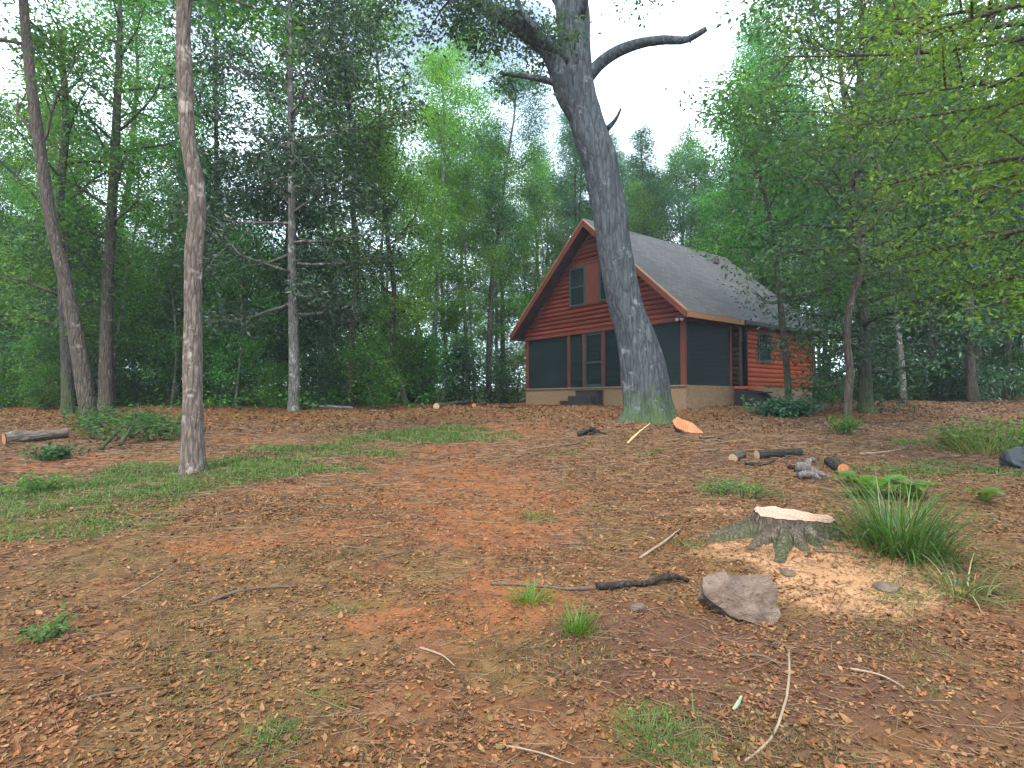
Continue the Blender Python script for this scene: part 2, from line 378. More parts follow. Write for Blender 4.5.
# ------------------------------------------------------------------ leaves
PAL = {
 'mid':   [(.06, .185, .032), (.048, .155, .034), (.085, .215, .036), (.12, .245, .04)],
 'yell':  [(.125, .25, .034), (.095, .215, .034), (.165, .29, .04), (.075, .19, .034)],
 'dark':  [(.028, .085, .040), (.036, .10, .042), (.024, .07, .036), (.055, .13, .05)],
 'blue':  [(.05, .14, .075), (.04, .12, .065), (.07, .165, .08), (.04, .105, .06)],
 'oak':   [(.055, .11, .055), (.045, .09, .05), (.07, .13, .06), (.04, .08, .05)],
}
def leafcloud(C, S, n, size, pal, rng, wid=.5, flat=.6, droop=.35, wts=None, jit=.35):
    C = np.asarray(C, float); S = np.asarray(S, float); pal = np.asarray(pal)
    k = rng.choice(len(C), n, p=None if wts is None else wts/np.sum(wts))
    off = rng.normal(size=(n, 3))*S[k][:, None]*np.array([1, 1, flat])
    p = C[k]+off
    L = size*rng.uniform(.65, 1.3, n)
    d = rng.normal(size=(n, 3)); d[:, 2] = d[:, 2]*.5-droop; d += off/(np.linalg.norm(off, axis=1)[:, None]+1e-6)*.5
    d /= np.linalg.norm(d, axis=1)[:, None]
    u = rng.normal(size=(n, 3))*.55+np.array([0, 0, 1.]); s = np.cross(d, u); s /= np.linalg.norm(s, axis=1)[:, None]+1e-9
    nn = np.cross(s, d)
    w = (L*wid*.5)[:, None]; L = L[:, None]
    a = p; b = p+d*L*.5+s*w+nn*L*.08; c = p+d*L-nn*L*.08; e = p+d*L*.5-s*w+nn*L*.08
    V = np.stack([a, b, c, e], 1).reshape(-1, 3)
    i = np.arange(n)*4
    T = np.concatenate([np.stack([i, i+1, i+2], 1), np.stack([i, i+2, i+3], 1)])
    clump = rng.uniform(.72, 1.28, len(C))[k]
    pc = rng.integers(0, len(pal), len(C)); pick = np.where(rng.random(n) < .6, pc[k], rng.integers(0, len(pal), n))
    col = pal[pick]*(clump*rng.uniform(1-jit, 1+jit, n))[:, None]
    col = np.repeat(col, 4, axis=0)
    return V, T, col

class Tree:
    def __init__(s, seed): s.r = np.random.default_rng(seed); s.mb = MB(); s.c = []; s.s = []; s.w = []
    def limb(s, p, d, L, r, seg=6, up=.3, nsub=5, sig=.35, wob=.12, lf=.3, sub=True, wt=1., subL=.38):
        g = s.r; p = np.array(p, float); d = np.array(d, float); d /= np.linalg.norm(d)
        pts = [p.copy()]; n = 6
        for k in range(n):
            d = d+g.normal(size=3)*wob+np.array([0, 0, up/n]); d /= np.linalg.norm(d)
            p = p+d*L/n; pts.append(p.copy())
        pts = np.array(pts); rad = np.linspace(r, r*.22, len(pts))
        s.mb.tube(pts, rad, seg, cap=True)
        if sub:
            for k in range(nsub):
                t = lf+(1-lf)*(k+g.random()*.8)/nsub; q = pts[0]+0; i = min(int(t*n), n-1); q = pts[i]+(pts[i+1]-pts[i])*(t*n-i)
                dd = pts[min(i+1, n)]-pts[i]; dd /= np.linalg.norm(dd)
                sd = g.normal(size=3); sd[2] *= .4; sd -= dd*np.dot(sd, dd); sd /= np.linalg.norm(sd)
                LL = L*subL*(1.15-.6*t)*g.uniform(.7, 1.3)
                e = dd*.6+sd; e /= np.linalg.norm(e)
                m1 = q+e*LL*.5+np.array([0, 0, .05*LL]); m2 = q+e*LL+np.array([0, 0, -.05*LL])
                s.mb.tube([q, m1, m2], [r*.38*(1-.6*t)+.006, r*.25*(1-.6*t)+.005, .004], 4, cap=False)
                for f in (.45, .75, 1.0):
                    s.c.append(q+(m2-q)*f+g.normal(size=3)*.08); s.s.append(sig*g.uniform(.7, 1.2)); s.w.append(wt)
            s.c.append(pts[-1]); s.s.append(sig); s.w.append(wt)
        return pts
    def auto(s, path, rad, t0, n, L, elev=(.1, .7), prof=None, **kw):
        g = s.r; path = np.asarray(path); m = len(path)-1
        az = g.random()*6
        for k in range(n):
            t = t0+(.995-t0)*(k/max(1, n-1))**.9; i = min(int(t*m), m-1); q = path[i]+(path[i+1]-path[i])*(t*m-i)
            az += 2.4+g.normal()*.4; f = (t-t0)/(1-t0+1e-6)
            el = elev[0]+(elev[1]-elev[0])*f+g.normal()*.12
            pr = prof(f) if prof else .55+.55*math.sin(PI*min(1, f*1.02))-.1*f
            d = (math.cos(az)*math.cos(el), math.sin(az)*math.cos(el), math.sin(el))
            s.limb(q, d, L*pr*g.uniform(.75, 1.2), max(.012, rad[i]*.42), **kw)

def make_data(T, nleaf, size, pal, wid=.5, droop=.35, flat=.6, name='tree'):
    tm = T.mb.mesh(name+'_trunk', True)
    V, Tt, col = leafcloud(T.c, T.s, nleaf, size, PAL[pal] if isinstance(pal, str) else pal, T.r, wid, flat, droop, np.array(T.w, float))
    cm = npmesh(name+'_crown', V, Tt, None, col, smooth=False)
    return tm, cm

def flare(rad, z, r0, h=.35, k=.55): return rad*(1+k*np.exp(-z/h))

def archetype(seed, H, r0, cb, L, n, nleaf, size, pal, sig=.35, bend=.3, elev=(.1, .7), nsub=6, wid=.5, droop=.35, up=.3, prof=None, trunk_n=18, lf=.3, twin=False):
    T = Tree(seed); g = T.r
    z = np.linspace(-.25, H, trunk_n); ph = g.random(4)*6
    path = np.stack([bend*np.sin(z/H*3+ph[0])*z/H+.05*np.sin(z*1.1+ph[1]), bend*np.cos(z/H*2.6+ph[2])*z/H-bend*math.cos(ph[2])*z/H*.3+.05*np.sin(z*.9+ph[3]), z], 1)
    rad = r0*(1-.9*np.clip(z/H, 0, 1))**.8+.012; rad = flare(rad, np.clip(z, 0, None), r0)
    T.mb.tube(path, rad, 9, .08, seedv=seed)
    t0 = (cb+.25)/(H+.25)
    T.auto(path, rad, t0, n, L, elev, prof, nsub=nsub, sig=sig, up=up, lf=lf)
    return make_data(T, nleaf, size, pal, wid, droop, name='arch%d' % seed)

cone = lambda f: 1-.7*f
ARCH = {
 'tall':   [archetype(1, 20, .17, 7.0, 3.0, 22, 21000, .14, 'mid', .46, 1.0, nsub=5, elev=(.15, 1.)), archetype(2, 17, .14, 5.5, 2.7, 20, 18500, .135, 'mid', .44, .8, nsub=5, elev=(.2, 1.)), archetype(14, 18.5, .15, 8.0, 2.6, 17, 17500, .135, 'blue', .46, .9, nsub=5, elev=(.2, 1.))],
 'yellow': [archetype(3, 16, .11, 4.5, 2.6, 20, 17500, .13, 'yell', .44, 1.0, nsub=5, elev=(.2, 1.)), archetype(4, 13, .09, 3.2, 2.3, 20, 15500, .125, 'yell', .42, .8, nsub=5, elev=(.2, 1.))],
 'dark':   [archetype(5, 14, .14, 3.4, 2.8, 26, 19000, .17, 'dark', .42, .5, wid=.42, nsub=5), archetype(6, 10, .11, 1.8, 2.4, 24, 15000, .16, 'dark', .4, .5, wid=.42, nsub=5)],
 'pine':   [archetype(7, 20, .18, 10, 2.6, 22, 19000, .17, 'blue', .40, .5, wid=.25, elev=(.0, .5), prof=cone), archetype(8, 17, .15, 7.5, 2.6, 22, 18000, .17, 'blue', .40, .5, wid=.25, elev=(0, .5), prof=cone)],
 'under':  [archetype(9, 7.5, .045, 1.2, 1.7, 20, 8200, .12, 'mid', .36, .6), archetype(10, 6, .04, .8, 1.5, 18, 7600, .12, 'yell', .36, .6), archetype(13, 6.5, .045, 1.0, 1.6, 18, 7600, .13, 'dark', .36, .6)],
 'bush':   [archetype(11, 2.2, .03, .1, 1.1, 18, 4200, .10, 'mid', .22, .3, lf=.15), archetype(12, 1.8, .03, .1, 1.0, 18, 3900, .10, 'dark', .22, .3, lf=.15)],
}
TM = {'tall': 'bark_brown', 'yellow': 'bark_grey', 'dark': 'bark_dark', 'pine': 'bark_brown', 'under': 'bark_grey', 'bush': 'bark_brown'}
LM = {'tall': 'leaf', 'yellow': 'leaf', 'dark': 'leaf_gloss', 'pine': 'leaf', 'under': 'leaf', 'bush': 'leaf'}
LOOK = {'tall': ('broadleaf_tree', 'tall green-leaved tree'), 'yellow': ('broadleaf_tree', 'slim yellow-green tree'),
        'dark': ('magnolia_tree', 'dark glossy-leaved tree'), 'pine': ('pine_tree', 'high-crowned blue-green pine'),
        'under': ('understory_tree', 'thin young leafy tree'), 'bush': ('bush', 'low leafy bush')}
PROTO = {}
BACK = []
def plant(kind, x, y, sc=1.):
    v = random.randrange(len(ARCH[kind])); key = (kind, v); nm, look = LOOK[kind]
    if key not in PROTO:
        e = empty(nm, (0, 0, 0), look, 'bush' if kind == 'bush' else 'tree')
        tm, cm = ARCH[kind][v]
        a = link('stem' if kind == 'bush' else 'trunk', tm, M[TM[kind]], e); b = link('foliage' if kind == 'bush' else 'crown', cm, M['leaf_gloss' if (kind == 'under' and v == 2) else LM[kind]], e)
        PROTO[key] = e; o = e
    else:
        src = PROTO[key]; o = src.copy(); COL.objects.link(o)
        for ch in src.children:
            c = ch.copy(); COL.objects.link(c); c.parent = o
    o.location = (x, y, tz(x, y)); o.rotation_euler = (random.uniform(-.03, .03), random.uniform(-.03, .03), random.uniform(0, 6.28)); o.scale = (sc*random.uniform(.93, 1.07),)*2+(sc,)
    o['group'] = {'pine': 'pines in the woods', 'bush': 'bushes at the edge of the woods', 'under': 'young trees under the tall trees', 'dark': 'dark-leaved trees in the woods'}.get(kind, 'broadleaf trees in the woods')
    BACK.append((o, kind, x, y)); return o

# ------------------------------------------------------------------ scatter the woods
pts = []
KEEP = []   # landmarks (x, y, radius) not to plant on
def free(x, y, dmin):
    # keep the cabin clear (cabin frame)
    lx = (x-3.07)*.611-(y-21.0)*.792; ly = (x-3.07)*.792+(y-21.0)*.611
    if -7.0 < lx < 6.2 and -7 < ly < 12.5: return False
    for (a, b, r) in KEEP:
        if (x-a)**2+(y-b)**2 < r*r: return False
    return all((x-a)**2+(y-b)**2 > dmin*dmin for a, b in pts)
def scatter(kinds, px0, px1, d0, d1, n, dmin, s0=.85, s1=1.15, tries=3000, bias=1.):
    k = 0
    for _ in range(tries):
        if k >= n: break
        d = d0+(d1-d0)*random.random()**bias; px = random.uniform(px0, px1); x = (px-512)/F*d
        if free(x, d, dmin):
            pts.append((x, d)); plant(random.choice(kinds), x, d, random.uniform(s0, s1)); k += 1
for (px, py) in ((88, 425), (105, 410), (193, 472), (294, 410), (395, 400), (467, 402), (787, 412), (848, 431), (866, 413), (934, 400)):
    g = G(px, py); KEEP.append((g.x, g.y, 1.1))
# left woods
scatter(['tall', 'tall', 'yellow', 'dark', 'tall', 'yellow'], -170, 505, 18.5, 27, 19, 2.3, .65, .98)
scatter(['tall', 'yellow', 'pine', 'tall', 'yellow'], -150, 540, 27, 42, 25, 2.3, .65, .95)
scatter(['tall', 'yellow', 'yellow'], 425, 530, 21, 33, 6, 1.7, .8, 1.05)
scatter(['under'], -150, 500, 18.0, 25, 26, 1.3, .7, 1.1)
scatter(['under'], -100, 520, 25, 38, 30, 1.3, .8, 1.3)
scatter(['bush'], 330, 520, 24, 34, 16, .9, .8, 1.4)
scatter(['bush'], -120, 500, 17.6, 21, 18, .9, .5, .95)
# behind the cabin
scatter(['yellow', 'tall', 'pine'], 490, 620, 33, 46, 14, 1.8, .75, 1.0)
scatter(['yellow', 'tall', 'pine'], 620, 740, 36, 50, 16, 1.8, .8, 1.0)
scatter(['tall', 'yellow'], 715, 860, 33, 44, 13, 1.9, .9, 1.15)
scatter(['under', 'yellow'], 500, 800, 34, 42, 8, 1.6, .8, 1.)
# right woods
scatter(['dark', 'tall', 'yellow', 'yellow', 'tall'], 822, 1160, 20, 32, 22, 2.0, .85, 1.1)
scatter(['tall', 'yellow', 'pine', 'tall'], 780, 1150, 34, 48, 24, 2.2, .95, 1.15)
scatter(['under'], 850, 1150, 24, 32, 14, 1.5, .7, 1.1)
scatter(['under', 'bush'], 860, 1150, 37, 44, 14, 1.4, .8, 1.1)
scatter(['bush'], 850, 1120, 22, 32, 8, 1.4, .6, .9)

# label the woods by look and by the landmark each stands near
def project(x, y): return 512+F*x/y
REG = [(-400, 0, 'beyond the left edge'), (0, 55, 'left of the leaning trunk'), (55, 125, 'behind the leaning trunk'), (125, 185, 'left of the wavy trunk'),
       (185, 250, 'right of the wavy trunk'), (250, 330, 'behind the tall magnolia'), (330, 420, 'behind the crooked thin trunk'), (420, 480, 'behind the forked grey trunk'), (480, 530, 'left of the cabin gable'),
       (530, 610, 'beyond the cabin gable'), (610, 700, 'beyond the cabin roof ridge'), (700, 800, 'past the far roof end'), (800, 860, 'behind the twisted trunk'), (860, 925, 'right of the mossy trunk'),
       (925, 1000, 'behind the short magnolia'), (1000, 1800, 'at the right edge')]
cnt = {}
for (o, kind, x, y) in BACK:
    px = project(x, y); reg = next(r[2] for r in REG if r[0] <= px < r[1])
    row = 'front row' if y < 22 else ('middle rows' if y < 30 else ('deep in woods' if y < 38 else 'farthest back'))
    cnt.setdefault((LOOK[kind][1], row, reg), []).append((px, o))
ORD = ['leftmost', 'second from left', 'third from left', 'fourth from left', 'fifth from left', 'sixth from left', 'seventh from left', 'eighth from left', 'ninth from left', 'tenth from left']
for (look, row, reg), lst in cnt.items():
    lst.sort(key=lambda a: a[0])
    for k, (px, o) in enumerate(lst):
        o['label'] = f'{look}, {row}, {reg}'+('' if len(lst) == 1 else ', '+ORD[min(k, 9)])

# far mass of woodland that closes the view
g = np.random.default_rng(5); C = []; S = []; mbf = MB()
for k in range(420):
    az = g.uniform(-1.25, 1.25); d = g.uniform(52, 70); x = d*math.sin(az)*1.2; y = d*math.cos(az)
    c = abs(az) < .35
    h = g.uniform(9, 14)
    z0 = tz(x, y)
    for q in range(9): C.append((x+g.normal()*1.4, y+g.normal()*1.4, z0+h*g.uniform(.05, 1))); S.append(1.0)
Vf, Tf, cf = leafcloud(C, S, 95000, .4, PAL['mid']+PAL['dark']+PAL['yell'][:2]+PAL['blue'], g, .6, .8, .3)
tag(link('far_woodland', npmesh('far_woodland', Vf, Tf, None, cf, False), M['leaf']), 'distant mass of mixed green woodland closing the view', None, kind='stuff')

# undergrowth on the woodland floor
C = []; S = []; W_ = []
while len(C) < 1500:
    d = g.uniform(17.2, 50); px = g.uniform(-250, 1250); x = (px-512)/F*d
    lx = (x-3.07)*.611-(d-21.0)*.792; ly = (x-3.07)*.792+(d-21.0)*.611
    if -6.5 < lx < 6.5 and -6 < ly < 11: continue
    if px > 790 and d < 28: continue
    if px > 420 and d < 20: continue
    edge = 17.6+.9*math.sin(px*.021)+.5*math.sin(px*.057)
    if d < edge: continue
    C.append((x, d, tz(x, d)+g.uniform(.05, .35+.02*(d-17)))); S.append(.42)
Vf, Tf, cf = leafcloud(C, S, 62000, .15, PAL['mid']+PAL['dark']+PAL['yell'][:1], g, .5, .45, .1)
tag(link('undergrowth', npmesh('undergrowth', Vf, Tf, None, cf, False), M['leaf']), 'low green undergrowth covering the woodland floor', None, kind='stuff')

# ------------------------------------------------------------------ named trees near the clearing
def tree_obj(name, label, group, base, T, nleaf, size, pal, bm, lm, wid=.5, droop=.35, flat=.6):
    e = empty(name, base, label, 'tree', group)
    tm, cm = make_data(T, nleaf, size, pal, wid, droop, flat, name)
    for me in (tm, cm):
        co = np.empty(len(me.vertices)*3, np.float32); me.vertices.foreach_get('co', co); co = co.reshape(-1, 3)-np.array(base, np.float32); me.vertices.foreach_set('co', co.ravel()); me.update()
    link('trunk', tm, M[bm], e); link('crown', cm, M[lm], e)
    return e
def pxpath(pp, dz=None):
    base = G(*pp[0]); d = base.y; out = [base-Vector((0, 0, .3)), base]
    for k, p in enumerate(pp[1:]): out.append(W(p[0], p[1], d+(dz[k] if dz else 0)))
    return base, out

# pale wavy trunk, left foreground
base, pp = pxpath([(193, 472), (193, 420), (193, 330), (193, 285), (194, 250), (197, 215), (196, 185), (191, 158), (187, 128), (186, 95), (184, 60), (184, 0), (188, -90), (184, -190), (190, -300)])
path = spline(pp, 60); z = path[:, 2]-base.z
rad = np.interp(z, [-.3, 0, .15, .8, 2.4, 4.5, 7, 10.5], [.19, .175, .145, .125, .11, .10, .085, .03])
T = Tree(101); T.mb.tube(path, rad*(1+.03*np.sin(z*5)+.02*np.sin(z*11.3)), 18, .06, seedv=2)
T.auto(path, rad, .8, 14, 2.4, (.4, .9), nsub=5, sig=.32)
tree_obj('tall_tree', 'bare pale grey-brown wavy trunk standing at the edge of the grass strip', None, base, T, 8000, .11, 'mid', 'bark_pale', 'leaf')

# leaning trunk
base, pp = pxpath([(90, 425), (86, 395), (78, 345), (66, 285), (52, 225), (40, 150), (32, 90), (26, 30), (20, -40), (10, -130)])
path = spline(pp, 50); z = path[:, 2]-base.z; rad = np.interp(z, [-.3, 0, .3, 3, 7, 12, 16], [.27, .23, .18, .142, .115, .09, .03])
T = Tree(102); T.mb.tube(path, rad, 14, .07, seedv=5)
T.limb(W(38, 140, base.y), (-.9, .1, .6), 2.6, .05, up=.6, nsub=2, sig=.3, wt=.1)
T.limb(W(40, 150, base.y), (.4, .2, 1), 2.8, .04, up=.4, nsub=3, sig=.3, wt=.2)
T.limb(W(28, 45, base.y), (-1, 0, .4), 2.4, .05, up=.2, nsub=2, sig=.3, wt=.2)
T.auto(path, rad, .82, 10, 2.4, (.2, .8), nsub=4, sig=.35)
tree_obj('leaning_tree', 'thick brown trunk leaning left, beside the grey log', None, base, T, 7000, .12, 'mid', 'bark_brown', 'leaf')
base, pp = pxpath([(106, 411), (106, 370), (107, 300), (110, 240), (114, 170), (117, 110), (120, 20), (118, -60)])
path = spline(pp, 40); z = path[:, 2]-base.z; rad = np.interp(z, [-.3, 0, .4, 4, 9, 14], [.27, .25, .19, .15, .11, .04])
T = Tree(103); T.mb.tube(path, rad, 12, .06, seedv=1); T.auto(path, rad, .5, 22, 2.6, (.2, .8), nsub=5, sig=.4)
tree_obj('slender_tree', 'straight dark brown trunk just right of the leaning trunk', None, base, T, 8500, .13, 'mid', 'bark_brown', 'leaf')
base, pp = pxpath([(68, 414), (66, 350), (62, 280), (60, 200), (66, 120), (60, 30)])
path = spline(pp, 30); z = path[:, 2]-base.z; rad = np.interp(z, [-.3, 0, .4, 4, 9, 14], [.2, .19, .15, .12, .09, .03])
T = Tree(104); T.mb.tube(path, rad, 10, .06, seedv=1); T.auto(path, rad, .35, 22, 2.4, (.2, .8), nsub=5, sig=.4)
tree_obj('slender_tree', 'thin dark trunk half hidden behind the leaning trunk', None, base, T, 7500, .13, 'mid', 'bark_dark', 'leaf')
# magnolia with straight pale trunk
base, pp = pxpath([(294, 411), (294, 350), (292, 280), (292, 200), (291, 120), (290, 40), (288, -40)])
path = spline(pp, 40); z = path[:, 2]-base.z; rad = np.interp(z, [-.3, 0, .4, 4, 9, 14], [.22, .2, .165, .13, .1, .03])
T = Tree(105); T.mb.tube(path, rad, 12, .05, seedv=1)
T.auto(path, rad, .36, 40, 3.6, (-.15, .6), prof=lambda f: .7+.5*math.sin(f*2.6)-.5*f, nsub=6, sig=.38, up=.1)
tree_obj('magnolia_tree', 'tall magnolia with a straight pale trunk and dark glossy leaves, left of centre', None, base, T, 21000, .17, [(.03, .065, .035), (.022, .05, .028), (.045, .085, .045), (.06, .10, .055)], 'bark_grey', 'leaf_gloss', wid=.42)
# crooked thin trunk
base, pp = pxpath([(405, 406), (400, 385), (388, 365), (392, 330), (394, 290), (388, 240), (384, 200), (378, 160), (380, 90), (374, 30)])
path = spline(pp, 50); z = path[:, 2]-base.z; rad = np.interp(z, [-.3, 0, .4, 4, 9, 14], [.15, .14, .11, .09, .07, .02])
T = Tree(106); T.mb.tube(path, rad, 9, .06, seedv=1); T.auto(path, rad, .4, 26, 2.4, (.2, .8), nsub=5, sig=.36)
tree_obj('crooked_tree', 'thin dark crooked trunk bending right at its foot, with airy green crown', None, base, T, 14000, .13, 'yell', 'bark_dark', 'leaf')
# forked grey trunk with airy crown
base, pp = pxpath([(467, 403), (468, 370), (465, 320), (462, 270), (459, 220), (458, 180), (463, 140), (470, 90), (468, 40)])
path = spline(pp, 50); z = path[:, 2]-base.z; rad = np.interp(z, [-.3, 0, .4, 4, 7, 12], [.19, .17, .14, .12, .10, .02])
T = Tree(107); T.mb.tube(path, rad, 10, .06, seedv=1)
p = T.limb(W(458, 185, base.y), (-.6, .1, .9), 4.2, .07, up=.5, nsub=7, sig=.4); p = T.limb(W(459, 200, base.y), (.8, 0, .8), 4, .06, up=.5, nsub=7, sig=.4)
T.auto(path, rad, .5, 18, 2.5, (.3, .9), nsub=5, sig=.38)
tree_obj('forked_tree', 'grey trunk forking high up with pale yellow-green crown, left of the cabin', None, base, T, 17000, .13, 'yell', 'bark_grey', 'leaf')

# the big oak
base = G(648, 421); d0 = base.y
opx = [(648, 421), (647, 400), (643, 368), (635, 333), (624, 300), (617, 266), (611, 225), (602, 172), (593, 143), (585, 115), (579, 86), (576, 55), (571, 0), (568, -50), (566, -100), (575, -160)]
pp = [base-Vector((0, 0, .5))]+[W(a, b, d0) for a, b in opx]
path = spline(pp, 90); z = path[:, 2]-base.z
rad = np.interp(z, [-.5, 0, .15, .6, 1.36, 2.2, 3.0, 3.85, 4.7, 6.2, 6.9, 7.6, 8.3, 9.0, 10.4, 14], [.95, .80, .68, .60, .56, .485, .43, .425, .45, .445, .48, .46, .43, .40, .42, .18])
T = Tree(110)
mbt = T.mb
# trunk with root buttresses: custom rings
seg = 40; th = np.arange(seg)*2*PI/seg; Vt = []
for i in range(len(path)):
    zz = z[i]; fl = math.exp(-max(zz, 0)/.35)
    lob = 1+fl*.16*np.cos(th*5+.6)+fl*.1*np.cos(th*3+2)+.025*np.sin(th*4+zz*1.3)+.02*np.sin(th*7-zz*2.1)+.03*np.sin(th*2+zz*.8)
    rr = rad[i]*lob*.98
    kn = .10*math.exp(-((zz-5.2)/.25)**2)*np.exp(-((np.angle(np.exp(1j*(th-5.6))))/.4)**2)
    Vt.append(np.stack([path[i][0]+(rr+kn)*np.cos(th), path[i][1]+(rr+kn)*np.sin(th), np.full(seg, path[i][2])], 1))
Vt = np.vstack(Vt)
for j in range(len(Vt)):   # fissured bark relief
    v = Vt[j]; nz = noise.noise(Vector((v[0]*9, v[1]*9, v[2]*1.6)))*.022+noise.noise(Vector((v[0]*3, v[1]*3, v[2]*.9)))*.035
    c = path[min(j//seg, len(path)-1)]; dr = v[:2]-c[:2]; ln = math.hypot(*dr); Vt[j][:2] += dr/ln*nz
mbt.add(Vt, [(i*seg+k, i*seg+(k+1) % seg, (i+1)*seg+(k+1) % seg, (i+1)*seg+k) for i in range(len(path)-1) for k in range(seg)])
def olimb(pl, r, seg=14, n=26, tip=.3, dz=0, wob=.1):
    q = [W(a, b, d0+c) for a, b, c in pl]; P_ = spline(q, n); rr = np.linspace(r[0], r[1], n)
    mbt.tube(P_, rr, seg, wob, seedv=r[0]*9); return P_
A = olimb([(592, 140, .0), (579, 115, -.05), (567, 94, -.1), (560, 75, -.15), (550, 54, -.2), (535, 38, -.3), (515, 24, -.5), (490, 10, -.7), (465, -8, -.9), (430, -30, -1.2), (395, -60, -1.4)], (.31, .12), 18, 40)
B = olimb([(588, 78, 0), (598, 66, -.1), (610, 56, -.2), (625, 48, -.25), (645, 42, -.3), (668, 40, -.35), (685, 40, -.4), (696, 35, -.45), (706, 29, -.5)], (.17, .065), 12, 26)
for q in (8, 12, 15, 20): # knobs of broken bark on the bare limb
    mbt.tube([B[q], B[q]+np.array([0, -.03, -.13])], [.05, .02], 6)
Cc = olimb([(572, 100, 0), (560, 86, -.1), (545, 80, -.2), (530, 77, -.3), (512, 75, -.4), (500, 73, -.5)], (.11, .035), 8, 16)
olimb([(606, 130, -.1), (612, 124, -.3), (617, 117, -.4), (621, 108, -.5)], (.08, .025), 7, 8)
olimb([(566, 62, -.2), (556, 50, -.4), (545, 40, -.6), (532, 26, -.8), (520, 8, -.9), (512, -20, -1)], (.13, .05), 9, 18)
# leafy twigs high in the oak
for (a, b, c, n_, L_) in ((548, 46, -.3, 4, 1.2), (500, 14, -.6, 4, 1.6), (470, -4, -.9, 5, 1.8), (430, -30, -1.2, 5, 1.9), (520, 10, -.9, 4, 1.4), (515, 74, -.4, 1, .5), (400, -50, -1.3, 5, 2.0), (450, 0, -1, 4, 1.4)):
    for k in range(n_):
        T.limb(W(a, b, d0+c), (T.r.normal(), T.r.normal(), T.r.normal()*.5-.1), L_*.8*T.r.uniform(.7, 1.2), .03, nsub=4, sig=.22, up=-.1, wt=1.)
T.limb(W(580, -30, d0), (1, -.2, -.1), 2.2, .07, nsub=5, sig=.25, up=-.5)
for k in range(11):
    az = k*2.4; q = path[-1-k*2]
    if math.cos(az)*1 > .55: continue
    T.limb(q, (math.cos(az), math.sin(az), .6), 3.4, .12, nsub=8, sig=.4, up=.3, wt=1.3)
oak = tree_obj('oak_tree', 'huge grey oak trunk with mossy foot leaning left in front of the cabin', None, base, T, 10500, .12, 'oak', 'oak', 'leaf', wid=.5)

# right-hand trees
base, pp = pxpath([(789, 411), (787, 370), (783, 330), (778, 280), (774, 235), (766, 200), (756, 165), (746, 140), (736, 128)])
path = spline(pp, 40); z = path[:, 2]-base.z; rad = np.interp(z, [-.3, 0, .4, 4, 8], [.15, .13, .10, .08, .03])
T = Tree(120); T.mb.tube(path, rad, 10, .06, seedv=1)
T.limb(W(776, 250, base.y), (-.9, -.2, .1), 2.2, .03, nsub=5, sig=.26); T.limb(W(780, 300, base.y), (.9, -.4, .2), 2.0, .03, nsub=5, sig=.26)
T.limb(W(784, 330, base.y), (.8, -.4, -.1), 1.5, .02, nsub=4, sig=.2, up=-.1, wt=.6)
T.auto(path, rad, .55, 20, 2.3, (.1, .7), nsub=5, sig=.32)
tree_obj('young_tree', 'thin curving dark trunk in front of the cabin side wall', None, base, T, 8000, .12, 'mid', 'bark_dark', 'leaf')
base, pp = pxpath([(847, 431), (848, 400), (850, 370), (847, 340), (850, 305), (860, 272), (860, 248), (852, 222), (854, 190), (848, 130), (840, 60), (838, 0), (830, -80)])
path = spline(pp, 60); z = path[:, 2]-base.z; rad = np.interp(z, [-.3, 0, .4, 3, 3.8, 4.5, 12], [.13, .115, .08, .065, .085, .06, .02])
T = Tree(121); T.mb.tube(path, rad, 12, .1, seedv=1)
T.mb.tube([W(856, 262, base.y), W(862, 258, base.y-.1), W(866, 260, base.y-.2)], [.04, .03, .012], 7)
T.auto(path, rad, .45, 30, 3.2, (.0, .7), nsub=6, sig=.34)
tree_obj('twisted_tree', 'twisted slim brown trunk with a bulge, nearest trunk right of the cabin', None, base, T, 13000, .125, [(.05, .095, .04), (.04, .08, .035), (.075, .125, .045), (.06, .11, .06)], 'bark_brown', 'leaf')
base, pp = pxpath([(866, 413), (865, 380), (863, 330), (861, 280), (858, 200), (858, 120), (862, 40), (860, -50)])
path = spline(pp, 40); z = path[:, 2]-base.z; rad = np.interp(z, [-.3, 0, .35, 4, 8, 13], [.3, .26, .18, .15, .12, .03])
T = Tree(122); T.mb.tube(path, rad, 12, .07, seedv=3); T.auto(path, rad, .22, 40, 3.2, (-.1, .7), nsub=6, sig=.38, up=.1)
tree_obj('mossy_tree', 'straight dark trunk with mossy swollen foot right of the twisted trunk', None, base, T, 17000, .15, 'dark', 'bark_dark', 'leaf_gloss', wid=.42)
base, pp = pxpath([(934, 401), (934, 370), (932, 330), (935, 280), (932, 220), (930, 150)])
path = spline(pp, 30); z = path[:, 2]-base.z; rad = np.interp(z, [-.3, 0, .3, 4, 9], [.24, .2, .16, .12, .02])
T = Tree(123); T.mb.tube(path, rad, 12, .08, seedv=4); T.auto(path, rad, .2, 34, 3.0, (-.1, .7), nsub=6, sig=.4, up=0)
tree_obj('magnolia_tree', 'short magnolia with clustered grey trunk and low dark leaves, right side', None, base, T, 22000, .17, 'dark', 'bark_dark', 'leaf_gloss', wid=.42)

